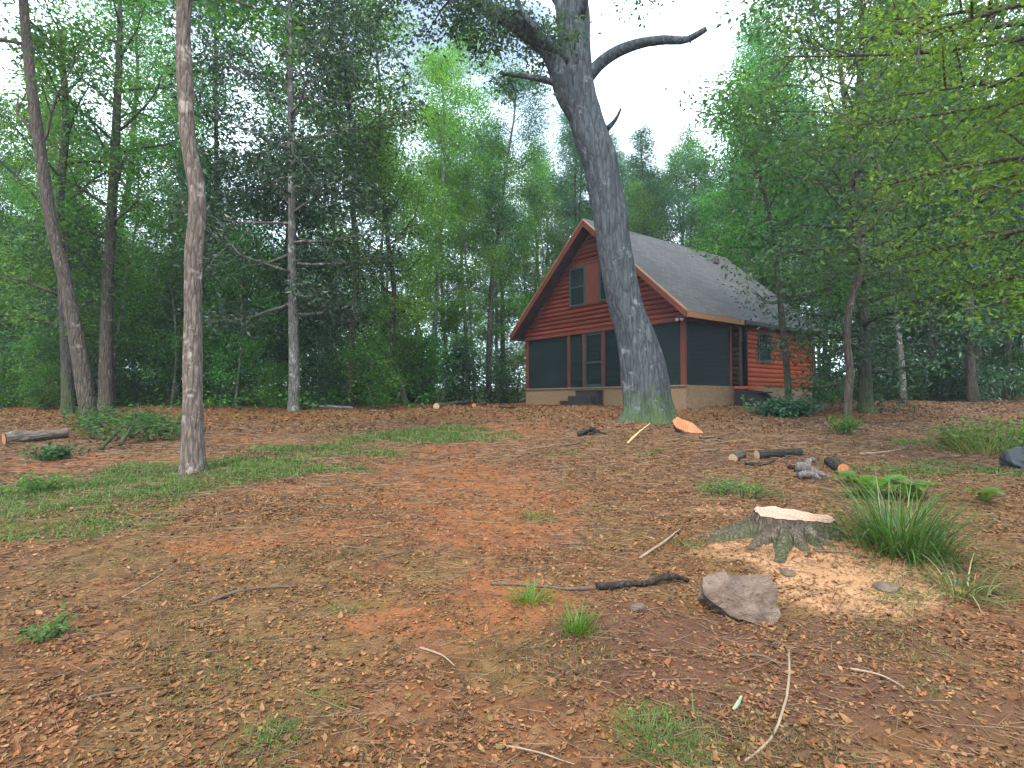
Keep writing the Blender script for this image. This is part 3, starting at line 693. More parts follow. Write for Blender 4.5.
# overhanging tree whose trunk stands just outside the right edge
bx, by = 7.6, 6.4; bz = tz(bx, by)
path = spline([(bx, by, bz-.3), (bx, by, bz), (bx+.1, by, bz+2.5), (bx-.1, by+.2, bz+5.5), (bx, by, bz+9), (bx+.1, by, bz+11)], 40); z = path[:, 2]-bz
rad = np.interp(z, [-.3, 0, .5, 6, 11], [.3, .27, .2, .14, .03])
T = Tree(130); T.mb.tube(path, rad, 12, .06)
def tolimb(z0, tgt, r=.05, n=9, sig=.2):
    p0 = np.array([bx, by, bz+z0]); t = np.array(tgt); v = t-p0; L = np.linalg.norm(v)
    T.limb(p0, v, L*1.05, r, up=.0, nsub=n, sig=sig, wob=.05, lf=.4, subL=.3)
for (px, py, d, z0) in ((905, 250, 7.6, 3.4), (880, 180, 7.2, 4.2), (860, 110, 7.6, 4.8), (930, 100, 6.4, 5.0), (960, 200, 6.0, 4.0), (985, 290, 6.6, 2.9), (900, 20, 6.8, 5.8), (1000, 40, 5.6, 5.2), (940, 0, 6.0, 6.0), (1010, 160, 7.4, 4.4), (940, 300, 8.0, 3.0), (850, 40, 8.2, 5.5), (800, 70, 9.0, 5.6), (1000, 110, 5.6, 4.4)):
    tolimb(z0, W(px, py, d))
T.auto(path, rad, .6, 12, 2.4, (.2, .9), nsub=5, sig=.3)
tree_obj('overhanging_tree', 'yellow-green leafy branches reaching in from the right edge', None, (bx, by, bz), T, 17000, .07, [(.12, .20, .025), (.10, .175, .025), (.155, .225, .03), (.07, .14, .025)], 'bark_brown', 'leaf', wid=.5)

# ------------------------------------------------------------------ the cabin
HZ = 0.0
cab = empty('log_cabin', (3.07, 21.0, 0), 'red log cabin with steep grey shingle roof and screened porch', 'cabin', None, math.atan2(-.792, .611))
FT, BB, RIDGE, EAVE = 2.03, 4.17, 8.20, 4.25
SL = (RIDGE-EAVE)/4.42; LEN = 8.6; HW = 4.03
def rz(x): return RIDGE-SL*abs(x)
def P_(name, mb, mat, smooth=False, bevel=0, parent=None): return mb.build(name, M[mat], parent or cab, smooth, bevel=bevel)
mb = MB(); mb.box((-HW, HW), (0, .16), (.9, FT)); mb.box((HW-.16, HW), (.162, LEN), (.9, FT)); mb.box((-HW, -HW+.16), (.162, LEN), (.9, FT)); mb.box((-HW+.162, HW-.162), (LEN-.16, LEN), (.9, FT))
P_('foundation', mb, 'stucco')
P_('porch_floor', MB().box((-HW+.17, HW-.17), (.17, LEN-.2), (FT-.12, FT-.02)), 'oldstep')
def logstrip(p0, ux, out, xl, xr, z0, z1, h=.17, bulge=.055):
    mb = MB(); z = z0; K = 7
    while z < z1-1e-3:
        zt = min(z+h, z1); V = []
        for k in range(K):
            zz = z+(zt-z)*k/(K-1); b = bulge*math.sqrt(max(0, 1-(2*k/(K-1)-1)**2))**.8
            a, c = xl(zz), xr(zz)
            if c < a: a = c = (a+c)/2
            for x in (a, c): V.append((p0[0]+ux[0]*x+out[0]*b, p0[1]+ux[1]*x+out[1]*b, zz))
        mb.add(V, [(2*k, 2*k+1, 2*k+3, 2*k+2) for k in range(K-1)]); z = zt
    return mb
so = .16
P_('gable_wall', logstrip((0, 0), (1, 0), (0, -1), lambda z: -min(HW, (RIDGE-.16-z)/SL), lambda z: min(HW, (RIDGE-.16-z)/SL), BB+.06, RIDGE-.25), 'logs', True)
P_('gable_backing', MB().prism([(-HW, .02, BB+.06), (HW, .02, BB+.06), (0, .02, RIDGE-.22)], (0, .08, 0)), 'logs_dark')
P_('rear_gable', MB().prism([(-HW, LEN-.1, BB+.06), (HW, LEN-.1, BB+.06), (0, LEN-.1, RIDGE-.22)], (0, .08, 0)), 'logs')
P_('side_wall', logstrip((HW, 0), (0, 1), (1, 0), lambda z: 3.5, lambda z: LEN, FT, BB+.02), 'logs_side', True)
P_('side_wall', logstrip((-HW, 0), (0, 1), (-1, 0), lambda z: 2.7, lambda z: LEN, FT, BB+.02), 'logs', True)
P_('rear_wall', MB().box((-HW+.01, HW-.01), (LEN-.12, LEN), (FT, BB+.05)), 'logs')
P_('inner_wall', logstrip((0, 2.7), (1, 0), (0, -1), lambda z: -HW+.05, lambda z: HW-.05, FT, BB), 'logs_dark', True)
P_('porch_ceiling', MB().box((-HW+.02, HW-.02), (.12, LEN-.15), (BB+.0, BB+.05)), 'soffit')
# beam over the screens
mb = MB(); mb.box((-HW-.02, HW+.02), (-.06, .1), (BB-.08, BB+.055)); P_('porch_beam', mb, 'redwood', bevel=.006)
P_('porch_beam', MB().box((HW-.08, HW+.03), (.102, 2.7), (BB-.08, BB+.055)), 'redwood')
P_('porch_beam', MB().box((-HW-.03, -HW+.08), (.102, 2.7), (BB-.08, BB+.055)), 'redwood')
posts = [-3.96, -1.35, -.52, .51, 1.38, 3.93]
for x in posts:
    w = .075 if abs(x) > 2 else .05
    P_('porch_post', MB().box((x-w, x+w), (-.035, .1), (FT, BB-.081)), 'redwood', bevel=.006)
P_('porch_post', MB().box((HW-.1, HW+.02), (2.55, 2.66), (FT, BB-.081)), 'redwood', bevel=.006)
P_('porch_sill', MB().box((-HW-.02, HW+.02), (-.05, .12), (FT-.045, FT+.002)), 'stucco', bevel=.005)
for a, b in zip(posts[:-1], posts[1:]):
    w0 = .076 if abs(a) > 2 else .051; w1 = .076 if abs(b) > 2 else .051
    P_('screen_panel', MB().box((a+w0, b-w1), (.03, .036), (FT+.004, BB-.083)), 'screen')
P_('screen_panel', MB().box((HW-.036, HW-.03), (.12, 2.54), (FT+.004, BB-.083)), 'screen')
P_('screen_panel', MB().box((-HW+.03, -HW+.036), (.12, 2.69), (FT+.004, BB-.083)), 'screen')
# screen door frame (between posts 2 and 3)
door = MB(); x0, x1 = -.465, .455
for bx_ in (((x0, x0+.07), (-.012, .028), (FT+.01, BB-.09)), ((x1-.07, x1), (-.012, .028), (FT+.01, BB-.09)), ((x0+.071, x1-.071), (-.012, .028), (FT+.01, FT+.12)), ((x0+.071, x1-.071), (-.012, .028), (FT+.9, FT+.97)), ((x0+.071, x1-.071), (-.012, .028), (BB-.17, BB-.09))): door.box(*bx_)
P_('screen_door', door, 'frame')
# inner door and window behind the screen
P_('inner_door', MB().box((-.9, 0.0), (2.58, 2.64), (FT+.01, FT+1.95)), 'curtain')
# log corner stack + recessed side door
mb = MB(); z = FT+.085
while z < BB-.02:
    mb.tube([(HW-.2, 2.86, z), (HW+.2, 2.86, z)], [.083, .083], 12); z += .17
P_('log_ends', mb, 'logs_dark', False)
P_('side_door', MB().box((HW-.12, HW-.06), (3.0, 3.49), (FT, BB-.0)), 'frame')
P_('downpipe', MB().tube([(HW+.06, 3.52, 1.4), (HW+.06, 3.52, 4.0), (HW+.3, 3.52, 4.15)], [.04]*3, 8), 'gutter', True)
P_('corner_board', MB().box((HW-.02, HW+.075), (LEN-.02, LEN+.07), (FT, BB+.05)), 'redwood')
# roof
for s in (1, -1):
    x1 = 4.42*s; nrm = np.array([SL*s, 0, 1.]); nrm /= np.linalg.norm(nrm); d_ = nrm*.07
    mb = MB(); top = [(0, -.5, RIDGE), (x1, -.5, EAVE), (x1, LEN+.42, EAVE), (0, LEN+.42, RIDGE)]
    n_ = 24; V_ = []; Q_ = []
    mb.prism([(a, b, c) for a, b, c in top], tuple(d_))
    P_('roof', mb, 'roof')
    P_('soffit', MB().prism([(0, -.48, RIDGE-.03), (x1*.995, -.48, EAVE-.025), (x1*.995, LEN+.4, EAVE-.025), (0, LEN+.4, RIDGE-.03)], (0, 0, -.05)), 'soffit')
    P_('barge_board', MB().prism([(0, -.56, RIDGE+.045), (x1*1.01, -.56, EAVE+.04), (x1*1.01, -.56, EAVE-.17), (0, -.56, RIDGE-.19)], (0, .055, 0)), 'redwood')
    P_('barge_trim', MB().prism([(0, -.585, RIDGE+.09), (x1*1.012, -.585, EAVE+.085), (x1*1.012, -.585, EAVE+.03), (0, -.585, RIDGE+.035)], (0, .09, 0)), 'fascia')
    P_('barge_board', MB().prism([(0, LEN+.425, RIDGE+.045), (x1*1.01, LEN+.425, EAVE+.04), (x1*1.01, LEN+.425, EAVE-.17), (0, LEN+.425, RIDGE-.19)], (0, .055, 0)), 'redwood')
    a, b = sorted((x1*1.003, x1*1.003+.03*s))
    P_('fascia_board', MB().box((a, b), (-.5, 2.75), (EAVE-.13, EAVE+.05)), 'fascia')
    a, b = sorted((x1*1.003, x1*1.003+.09*s))
    P_('gutter', MB().box((a, b), (2.76, LEN+.4), (EAVE-.09, EAVE+.03)), 'gutter')
    # boxed eave return
    a, b = sorted(((HW+.06)*s, x1*1.0))
    P_('eave_soffit', MB().box((a, b), (-.5, LEN+.35), (EAVE-.115, EAVE-.085)), 'soffit')
P_('ridge_cap', MB().prism([(-.14, -.5, RIDGE-.03), (.14, -.5, RIDGE-.03), (0, -.5, RIDGE+.12)], (0, LEN+.92, 0)), 'roof')
for (x, y, r, h) in ((.95, 7.3, .05, .42), (1.6, 8.3, .07, .5)):
    o = P_('vent_pipe', MB().tube([(x, y, rz(x)-.05), (x, y, rz(x)+h)], [r, r], 10).tube([(x, y, rz(x)+h), (x, y, rz(x)+h+.04)], [r*1.5, r*1.3], 10), 'metal', True)
P_('roof_vent', MB().box((.55, .9), (6.6, 7.0), (rz(.72), rz(.72)+.22)), 'metal', bevel=.02)
# gable windows
def window(cx, y, z0, z1, w, face='front'):
    fr = MB(); b = .07
    def bxs(x, yy, z):
        if face == 'front': return (x, yy, z)
        return ((HW-yy[1], HW-yy[0]), x, z)
    t0 = (-.09, -.01)
    for q in (((cx-w/2-b, cx-w/2), t0, (z0-b, z1+b)), ((cx+w/2, cx+w/2+b), t0, (z0-b, z1+b)), ((cx-w/2+.001, cx+w/2-.001), t0, (z1, z1+b)), ((cx-w/2+.001, cx+w/2-.001), (-.11, -.01), (z0-b, z0)), ((cx-w/2+.001, cx+w/2-.001), (-.08, -.02), ((z0+z1)/2-.025, (z0+z1)/2+.025))): fr.box(*bxs(*q))
    f = P_('window', fr, 'frame', bevel=.004)
    P_('pane', MB().box(*bxs((cx-w/2, cx+w/2), (-.062, -.055), ((z0+z1)/2+.026, z1))), 'glass', parent=f)
    P_('pane', MB().box(*bxs((cx-w/2, cx+w/2), (-.058, -.051), (z0, (z0+z1)/2-.026))), 'glass', parent=f)
    return f
window(-.80, 0, 5.25, 6.62, .72); window(.80, 0, 5.25, 6.62, .72)
P_('window_trim', MB().box((-.34, .34), (-.085, -.02), (5.17, 6.7)), 'redwood')
P_('window_trim', MB().box((-1.32, 1.32), (-.10, -.02), (6.70, 6.80)), 'redwood', bevel=.01)
window(4.75, 0, 3.0, 3.95, .72, 'side')
fl = MB()
for dx in (-.08, .10): fl.tube([(HW-.1+dx, -.1, BB-.02), (HW-.1+dx, -.2, BB-.06)], [.03, .055], 10)
P_('floodlight', fl, 'white', True)

# steps
def steps(name, label, T0, rot_side):
    e = empty(name, cab.location, label, 'steps', None, cab.rotation_euler.z)
    return e
fs = steps('wooden_steps', 'dark old wooden steps below the screened porch front', None, 0)
for k, (a, b, z_) in enumerate(((-.62, .50, 1.88), (-.72, .46, 1.70), (-.86, .38, 1.52))):
    MB().box((a, b), (-.36-.3*k, -.055-(0 if k == 0 else .305+.3*(k-1))), (1.1, z_)).build('tread', M['oldstep'], fs, bevel=.008)
MB().box((-.66, .54), (-.38, -.05), (1.884, 1.915)).build('landing', M['oldstep'], fs, bevel=.006)
ss = steps('wooden_steps', 'dark wooden steps with red landing at the cabin side door', None, 1)
MB().box((HW+.03, HW+.75), (2.72, 3.45), (1.93, 2.02)).build('landing', M['rededge'], ss, bevel=.008)
for k in range(3):
    MB().box((HW+.72+.27*k, HW+1.05+.27*k), (2.72, 3.45), (1.78-.17*k, 1.83-.17*k)).build('tread', M['oldstep'], ss, bevel=.006)
for y in (2.75, 3.38): MB().prism([(HW+.04, y, 1.2), (HW+1.6, y, 1.2), (HW+1.6, y, 1.35), (HW+.7, y, 1.85), (HW+.04, y, 1.92)], (0, .05, 0)).build('stringer', M['oldstep'], ss)

# ------------------------------------------------------------------ stump
def disp_mesh(V, amp, sc, seed=0., amp2=0, sc2=1):
    out = np.array(V, float)
    for j in range(len(out)):
        v = Vector(out[j])
        out[j] += np.array(noise.noise_vector(v*sc+Vector((seed, 0, 0))))*amp
        if amp2: out[j] += np.array(noise.noise_vector(v*sc2+Vector((seed, 5, 0))))*amp2
    return out
sb = G(798, 536); sb = Vector((sb.x, sb.y+.12, tz(sb.x, sb.y+.12)))
st = empty('tree_stump', sb, 'fresh low cut tree stump with pale flat top and spreading roots', 'stump')
seg = 72; th = np.arange(seg)*2*PI/seg; rings = 16
roots = [(3.35, .75, .10), (2.85, .5, .12), (4.15, .62, .13), (4.75, .48, .12), (5.4, .38, .10), (.2, .35, .16), (1.2, .4, .2), (2.1, .4, .15)]
def rtop(t): return .27*(1+.24*np.cos(t*2-.2)+.10*np.cos(3*t+1)+.05*np.cos(5*t)+.03*np.sin(9*t)+.02*np.sin(16*t))
V_ = []
for i in range(rings):
    f = i/(rings-1); zz = .15*(1-f)**1.15-.07*f
    lob = np.zeros(seg)
    for (a, l, w) in roots:
        dd = np.angle(np.exp(1j*(th-a))); lob += l*np.exp(-(dd/w)**2)
    r = rtop(th)+.05*f+.06*f**2+lob*(f**2.2)*.75
    tilt = .03*np.cos(th-2.6)*(1-f)-.0
    hump = .06*np.clip(lob, 0, 1)*np.sin(PI*min(1, f*1.0))*(f**.5)
    V_.append(np.stack([r*np.cos(th), r*np.sin(th), zz+tilt+hump], 1))
V_ = np.vstack(V_); V_ = disp_mesh(V_, .014, 9, 2, .007, 28)
bk = MB().add(V_, [(i*seg+(k+1) % seg, i*seg+k, (i+1)*seg+k, (i+1)*seg+(k+1) % seg) for i in range(rings-1) for k in range(seg)])
bk.build('bark', M['deadwood'] if False else bark('stump_bark', (.045, .034, .026), (.125, .092, .068), (.25, .195, .145), moss=.4, mossh=.12, sc=2.2, lich=.66), st, True)
topv = [V_[k]+np.array([0, 0, .004]) for k in range(seg)]; cen = np.mean(topv, 0)
inner = [cen+(v-cen)*.55+np.array([0, 0, random.uniform(-.004, .004)]) for v in topv]
MB().add(np.vstack([topv, inner, [cen]]), [(k, (k+1) % seg, seg+(k+1) % seg, seg+k) for k in range(seg)], [(seg+k, seg+(k+1) % seg, 2*seg) for k in range(seg)]).build('cut_face', M['cut_pink'], st)
rm = bark('root_bark', (.06, .042, .03), (.15, .11, .08), (.28, .21, .155), moss=.15, mossh=.1, sc=2.5, lich=.6)
rng = np.random.default_rng(3)
for (a, L_, r_) in ((3.25, 1.0, .085), (3.8, .85, .07), (4.45, .55, .085), (4.95, .42, .07), (2.9, .8, .05), (5.7, .5, .07)):
    pr = []
    for k in range(9):
        f = k/8; aa = a+.15*math.sin(f*4+a)*f; rr_ = .18+f*L_; x = math.cos(aa)*rr_; y = math.sin(aa)*rr_
        zg = tz(sb.x+x, sb.y+y)-sb.z; pr.append((x, y, zg-.02+.075*(1-f)**2.-.035*f))
    pr = spline(pr, 22); m_ = MB().tube(pr, np.linspace(r_, .012, 22), 10, .12, seedv=a)
    m_.V[0] = disp_mesh(m_.V[0], .01, 12, a)
    m_.build('root', rm, st, True)

# ------------------------------------------------------------------ rock
rb = G(745, 626)
prof = [(-.20, .30), (-.06, .325), (.08, .31), (.19, .315), (.215, .2), (.21, .06), (.165, .0), (.06, .02), (-.06, .055), (-.16, .13), (-.215, .19)]
import bmesh
def slab(prof, thick, sub=4, amp=.012, seed=1., ang=0, bow=.03):
    bm = bmesh.new()
    vs = [bm.verts.new((x, 0, z)) for x, z in prof]; vb = [bm.verts.new((x*.93, thick, z*.95)) for x, z in prof]
    n = len(prof); c0 = bm.verts.new((sum(p[0] for p in prof)/n, -bow, sum(p[1] for p in prof)/n)); c1 = bm.verts.new((sum(p[0] for p in prof)/n, thick*1.1, sum(p[1] for p in prof)/n))
    for i in range(n):
        j = (i+1) % n
        bm.faces.new((vs[i], vs[j], vb[j], vb[i])); bm.faces.new((vs[j], vs[i], c0)); bm.faces.new((vb[i], vb[j], c1))
    bmesh.ops.recalc_face_normals(bm, faces=bm.faces)
    bmesh.ops.subdivide_edges(bm, edges=bm.edges, cuts=sub, use_grid_fill=True)
    bmesh.ops.triangulate(bm, faces=bm.faces)
    bmesh.ops.subdivide_edges(bm, edges=bm.edges, cuts=1)
    for v in bm.verts:
        q = Vector(v.co); v.co += noise.noise_vector(q*9+Vector((seed, 0, 0)))*amp+noise.noise_vector(q*28)*amp*.45+noise.noise_vector(q*70)*amp*.2
    me = bpy.data.meshes.new('slab'); bm.to_mesh(me); bm.free()
    for p in me.polygons: p.use_smooth = False
    return me
ro = link('rock', slab(prof, .2, 5, .02), M['rock'], None, (rb.x, rb.y+.02, rb.z-.015))
ro.rotation_euler = (math.radians(-27), 0, math.radians(-8)); ro.scale = (1, 1, .93)
tag(ro, 'big flat grey-brown rock tilted up on the dark soil before the stump', 'rock')

# ------------------------------------------------------------------ logs, sticks, bits of wood
def fallen(name, label, a, b, r, barkm, cutm, r2=None, cat='log', lift=.0, wob=.06, sag=0, group=None, seg=14):
    a = Vector(a); b = Vector(b); v = b-a; L = v.length
    e = empty(name, a, label, cat, group); e.rotation_euler = v.to_track_quat('Z', 'Y').to_euler()
    n = max(6, int(L/.08)); n = min(n, 40); zz = np.linspace(0, L, n); r2 = r2 or r*.9
    path = np.stack([np.sin(zz*2.1+r*50)*r*.12, np.cos(zz*1.7)*r*.12+sag*np.sin(zz/L*PI), zz], 1)
    rr = np.linspace(r, r2, n)*(1+.04*np.sin(zz*9))
    bk_ = MB().tube(path, rr, seg, wob*1.8, cap=False, seedv=r*77); bk_.V[0] = disp_mesh(bk_.V[0], r*.22, 7, r*31, r*.12, 22); bk_.build('bark', M[barkm], e, True)
    for q, s in ((0, -1), (n-1, 1)):
        th = np.arange(seg)*2*PI/seg; c = path[q]; r0 = rr[q]*.97
        ring = [(c[0]+r0*math.cos(t), c[1]+r0*math.sin(t), c[2]+s*.006) for t in th]
        MB().add(ring+[(c[0], c[1], c[2]+s*.012)], (), [(seg, k, (k+1) % seg) for k in range(seg)]).build('cut_end', M[cutm], e)
    return e
def gp(px, py, up=0): p = G(px, py); return Vector((p.x, p.y, p.z+up))
fallen('log', 'long grey log with orange cut end at the left edge', gp(4, 445, .09), gp(67, 438, .09), .115, 'bark_pale', 'cut_orange', .10)
fallen('log', 'dark short log lying at the woods edge left of the cabin', gp(436, 409, .07), gp(469, 404, .09), .10, 'bark_brown', 'cut_tan', .09)
fallen('log', 'dark log piece with pale sawn end, behind the stump', gp(757, 459, .05), gp(800, 456, .06), .075, 'darkwood', 'cut_tan', .06)
fallen('log', 'short log with round orange end facing the camera', gp(843, 475, .07), gp(828, 466, .06), .075, 'darkwood', 'cut_orange', .07)
fallen('wood_block', 'small pale sawn block left of the dark log piece', gp(733, 461, .03), gp(741, 458, .05), .075, 'bark_brown', 'cut_tan', .07, cat='wood block')
fallen('log', 'little reddish log end at the woods edge beside the dark short log', gp(474, 407, .04), gp(486, 405, .05), .07, 'bark_brown', 'cut_orange', .06)
fallen('log', 'grey half-buried log behind the crooked trunk foot', gp(320, 408, .04), gp(352, 409, .04), .06, 'deadwood', 'cut_tan', .04)
# orange slab by the oak
ob = G(690, 434)
sl = empty('wood_slab', ob, 'orange split slab of wood lying against the mossy oak foot', 'wood slab')
so_ = link('heartwood', slab([(-.30, .34), (-.16, .46), (-.02, .36), (.10, .30), (.22, .14), (.28, .02), (.10, .0), (-.10, .06), (-.24, .18)], .05, 3, .012, 4), M['cut_orange'], sl); so_.rotation_euler = (math.radians(-42), 0, 0)
sk = link('bark', slab([(-.28, .30), (-.1, .40), (.12, .27), (.34, .03), (.40, -.04), (.05, -.03), (-.22, .1)], .08, 3, .014, 7), M['darkwood'], sl, (0.03, .09, -.04)); sk.rotation_euler = (math.radians(-42), 0, 0)
# weathered root chunk
cb_ = G(814, 480)
e = empty('root_chunk', cb_, 'gnarled grey weathered root chunk lying between the log pieces', 'wood chunk')
for (a, b, r_) in (((-.22, .05, .16), (.2, -.05, .02), .07), ((-.05, .1, .17), (.12, .2, .24), .05), ((-.2, 0, .05), (.05, -.08, .03), .06)):
    m_ = MB().tube(spline([a, tuple((np.array(a)+np.array(b))/2+np.array([0, 0, .04])), b], 12), np.linspace(r_, r_*.35, 12), 10, .25, seedv=r_*99); m_.V[0] = disp_mesh(m_.V[0], .03, 8, r_)
    m_.build('root', M['deadwood'], e, True)
ck = G(590, 436)
m_ = MB()
for (a, b, r_) in (((-.25, 0, .03), (.2, .05, .1), .05), ((-.1, .1, .02), (.1, -.08, .16), .04), ((0, 0, .04), (.35, .1, .03), .03)):
    m_.tube(spline([a, tuple((np.array(a)+np.array(b))/2+np.array([0, 0, .04])), b], 10), np.linspace(r_, r_*.4, 10), 8, .2)
tag(m_.build('root_chunk', M['darkwood'], None, True, ck), 'small dark broken root lying left of the oak foot', 'wood chunk')
def stick(name, label, px, r, mat, cat='stick', lift=.0, r2=None, group=None):
    P = [gp(a, b, (c if c else r*.9)) for a, b, c in px]; base = P[0]
    pth = spline([p-base for p in P], max(10, 5*len(P))); m_ = MB().tube(pth, np.linspace(r, r2 or r*.35, len(pth)), 8, .12, seedv=r*90)
    m_.V[0] = disp_mesh(m_.V[0], r*.4, 14, r*10)
    return tag(m_.build(name, M[mat], None, True, base), label, cat, group)
M['yellowwood'] = simple('peeled_yellow_wood', (.55, .38, .16), .7, .3, .2, 10)
M['tanwood'] = simple('dry_tan_twig', (.26, .18, .12), .8, .2, .3, 14)
M['greybrown'] = simple('dark_twig', (.11, .075, .055), .85, .2, .4, 14)
M['lichen'] = simple('pale_lichened_bark', (.28, .32, .2), .9, .1, .3, 18, bstr=.5)
stick('stick', 'peeled yellow stick poking up before the oak foot', [(628, 444, 0), (638, 437, .08), (650, 433, .2)], .022, 'yellowwood')
stick('branch', 'thick dark damp branch lying left of the flat rock', [(597, 590, 0), (620, 589, 0), (645, 587, 0), (668, 584, .05), (688, 583, .02)], .026, 'darkwood', r2=.016)
stick('branch', 'thin dark branch reaching left from the damp branch', [(594, 590, 0), (570, 591, 0), (530, 588, 0), (490, 586, 0)], .014, 'greybrown', r2=.006)
stick('stick', 'thin dark stick lying on the leaves at left centre', [(203, 605, 0), (235, 598, .03), (262, 592, .02), (297, 588, 0)], .011, 'greybrown', r2=.005)
stick('twig', 'long curved tan twig on the dark soil below the rock', [(789, 652, 0), (789, 680, .01), (784, 712, .015), (770, 742, 0), (745, 764, 0)], .0065, 'tanwood', cat='twig', r2=.005)
stick('twig', 'short arched twig just below the rock', [(742, 656, 0), (765, 660, .015), (782, 669, 0)], .006, 'greybrown', cat='twig', r2=.004)
stick('twig', 'dry pale twig at the bottom edge left of centre', [(500, 748, 0), (535, 757, .01), (575, 768, 0)], .005, 'tanwood', cat='twig')
stick('stick', 'brown stick lying left of the stump roots', [(640, 560, 0), (665, 545, .03), (680, 530, 0)], .012, 'tanwood')
stick('twig', 'thin straw-coloured twig across the leaves in the middle', [(655, 540, 0), (610, 530, 0), (560, 532, 0)], .006, 'tanwood', cat='twig')
stick('stick', 'thin stick resting on the orange sawdust beside the stump', [(815, 552, 0), (850, 556, .02), (880, 562, 0)], .009, 'greybrown')
stick('twig', 'fine twig lying on the brown leaves at lower left', [(120, 600, 0), (150, 583, 0), (175, 566, 0)], .006, 'tanwood', cat='twig')
for k, (a, b, r0, mt, lab) in enumerate((((700, 452), (722, 448), .025, 'greybrown', 'short dark stick left of the small sawn block'), ((745, 466), (775, 462), .03, 'darkwood', 'dark rotten stick just below the dark log piece'),
        ((778, 448), (815, 452), .022, 'greybrown', 'dark stick just behind the dark log piece'), ((790, 470), (806, 462), .04, 'darkwood', 'dark bark piece touching the grey root chunk'),
        ((560, 446), (583, 441), .02, 'greybrown', 'brown stick left of the small dark root'), ((700, 440), (735, 434), .03, 'darkwood', 'dark stick right of the orange slab'),
        ((370, 412), (398, 409), .035, 'greybrown', 'brown stick at the woods edge under the crooked trunk'), ((500, 408), (522, 405), .04, 'darkwood', 'dark stick at the woods edge by the cabin corner'),
        ((860, 455), (905, 449), .02, 'tanwood', 'dry tan stick right of the orange-ended log'), ((380, 560), (420, 548), .007, 'greybrown', 'thin dark twig on the leaves left of centre'),
        ((850, 670), (905, 690), .006, 'tanwood', 'thin tan twig at lower right'), ((90, 700), (150, 688), .006, 'greybrown', 'thin dark twig at lower left'), ((420, 650), (455, 668), .006, 'tanwood', 'pale twig in the leaves at lower centre'))):
    m_ = ((a[0]+b[0])/2+3, (a[1]+b[1])/2+1.5); stick('stick' if r0 > .01 else 'twig', lab, [(*a, 0), (*m_, .02), (*b, 0)], r0, mt, cat='stick' if r0 > .01 else 'twig')
lb = G(739, 710)
lo = link('bark_strip', slab([(-.075, .0), (-.07, .012), (0, .022), (.06, .03), (.085, .03), (.08, .016), (.02, .0), (-.03, -.008)], .012, 2, .002, 2), M['lichen'], None, (lb.x, lb.y, lb.z+.015))
lo.scale = (.6, .6, .6); lo.rotation_euler = (math.radians(-75), math.radians(-14), math.radians(38)); tag(lo, 'pale green lichened strip of bark on the dark soil', 'bark strip')
# dark stone at right edge
db = G(1018, 468)
bm = bmesh.new(); bmesh.ops.create_icosphere(bm, subdivisions=4, radius=.22)
for v in bm.verts: v.co.z *= .75; v.co += noise.noise_vector(v.co*5)*.09+noise.noise_vector(v.co*17)*.03
me = bpy.data.meshes.new('stone'); bm.to_mesh(me); bm.free()
tag(link('stone', me, simple('dark_stone', (.05, .055, .06), .8, .3, .4, 10), None, (db.x+.05, db.y, db.z+.08)), 'dark rounded stone at the right edge among green plants', 'rock')
for k, (px, py, r, lab) in enumerate(((788, 575, .05, 'small brown stone half sunk beside the sawdust'), (886, 590, .07, 'flat grey stone lying on the sawdust below the grass tuft'), (637, 610, .05, 'small pinkish grey stone left of the flat rock'))):
    q = G(px, py); bm = bmesh.new(); bmesh.ops.create_icosphere(bm, subdivisions=3, radius=r)
    for v in bm.verts: v.co.z *= .5; v.co += noise.noise_vector(v.co*16+Vector((k, 0, 0)))*r*.35
    me = bpy.data.meshes.new('pebble'); bm.to_mesh(me); bm.free(); tag(link('small_stone', me, M['rock'], None, (q.x, q.y, q.z+r*.15)), lab, 'stone')

# ------------------------------------------------------------------ grass and low plants
def blades(B, Lmean, w, rng, pal, lean=.5, segs=4, drp=.8, jit=.3, azb=None):
    B = np.asarray(B, float); n = len(B); L = Lmean*rng.uniform(.55, 1.25, n)
    az = rng.uniform(0, 2*PI, n) if azb is None else azb+rng.normal(size=n)*.7
    th0 = np.abs(rng.normal(size=n))*lean*.5; k1 = rng.uniform(.3, 1., n)*drp
    W_ = w*rng.uniform(.6, 1.3, n); hx, hy = np.cos(az), np.sin(az); sx, sy = -hy, hx
    V = []; x = np.zeros(n); z = np.zeros(n); th = th0.copy()
    for s in range(segs+1):
        f = s/segs; ww = W_*(1-f**1.6)*.5+(.0004)
        c = B+np.stack([hx*x, hy*x, z], 1); o = np.stack([sx*ww, sy*ww, ww*0], 1)
        V += [c-o, c+o]
        th = th+k1/segs*1.5; x = x+np.sin(th)*L/segs; z = z+np.cos(th)*L/segs
    V = np.stack(V, 1).reshape(-1, 3); b = np.arange(n)*(2*(segs+1))
    Q = np.concatenate([np.stack([b+2*s, b+2*s+1, b+2*s+3, b+2*s+2], 1) for s in range(segs)])
    pal = np.asarray(pal); col = pal[rng.integers(0, len(pal), n)]*rng.uniform(1-jit, 1+jit, n)[:, None]
    return V, Q, np.repeat(col, 2*(segs+1), axis=0)
GP = [(.075, .16, .03), (.06, .13, .028), (.10, .19, .04), (.05, .11, .03)]
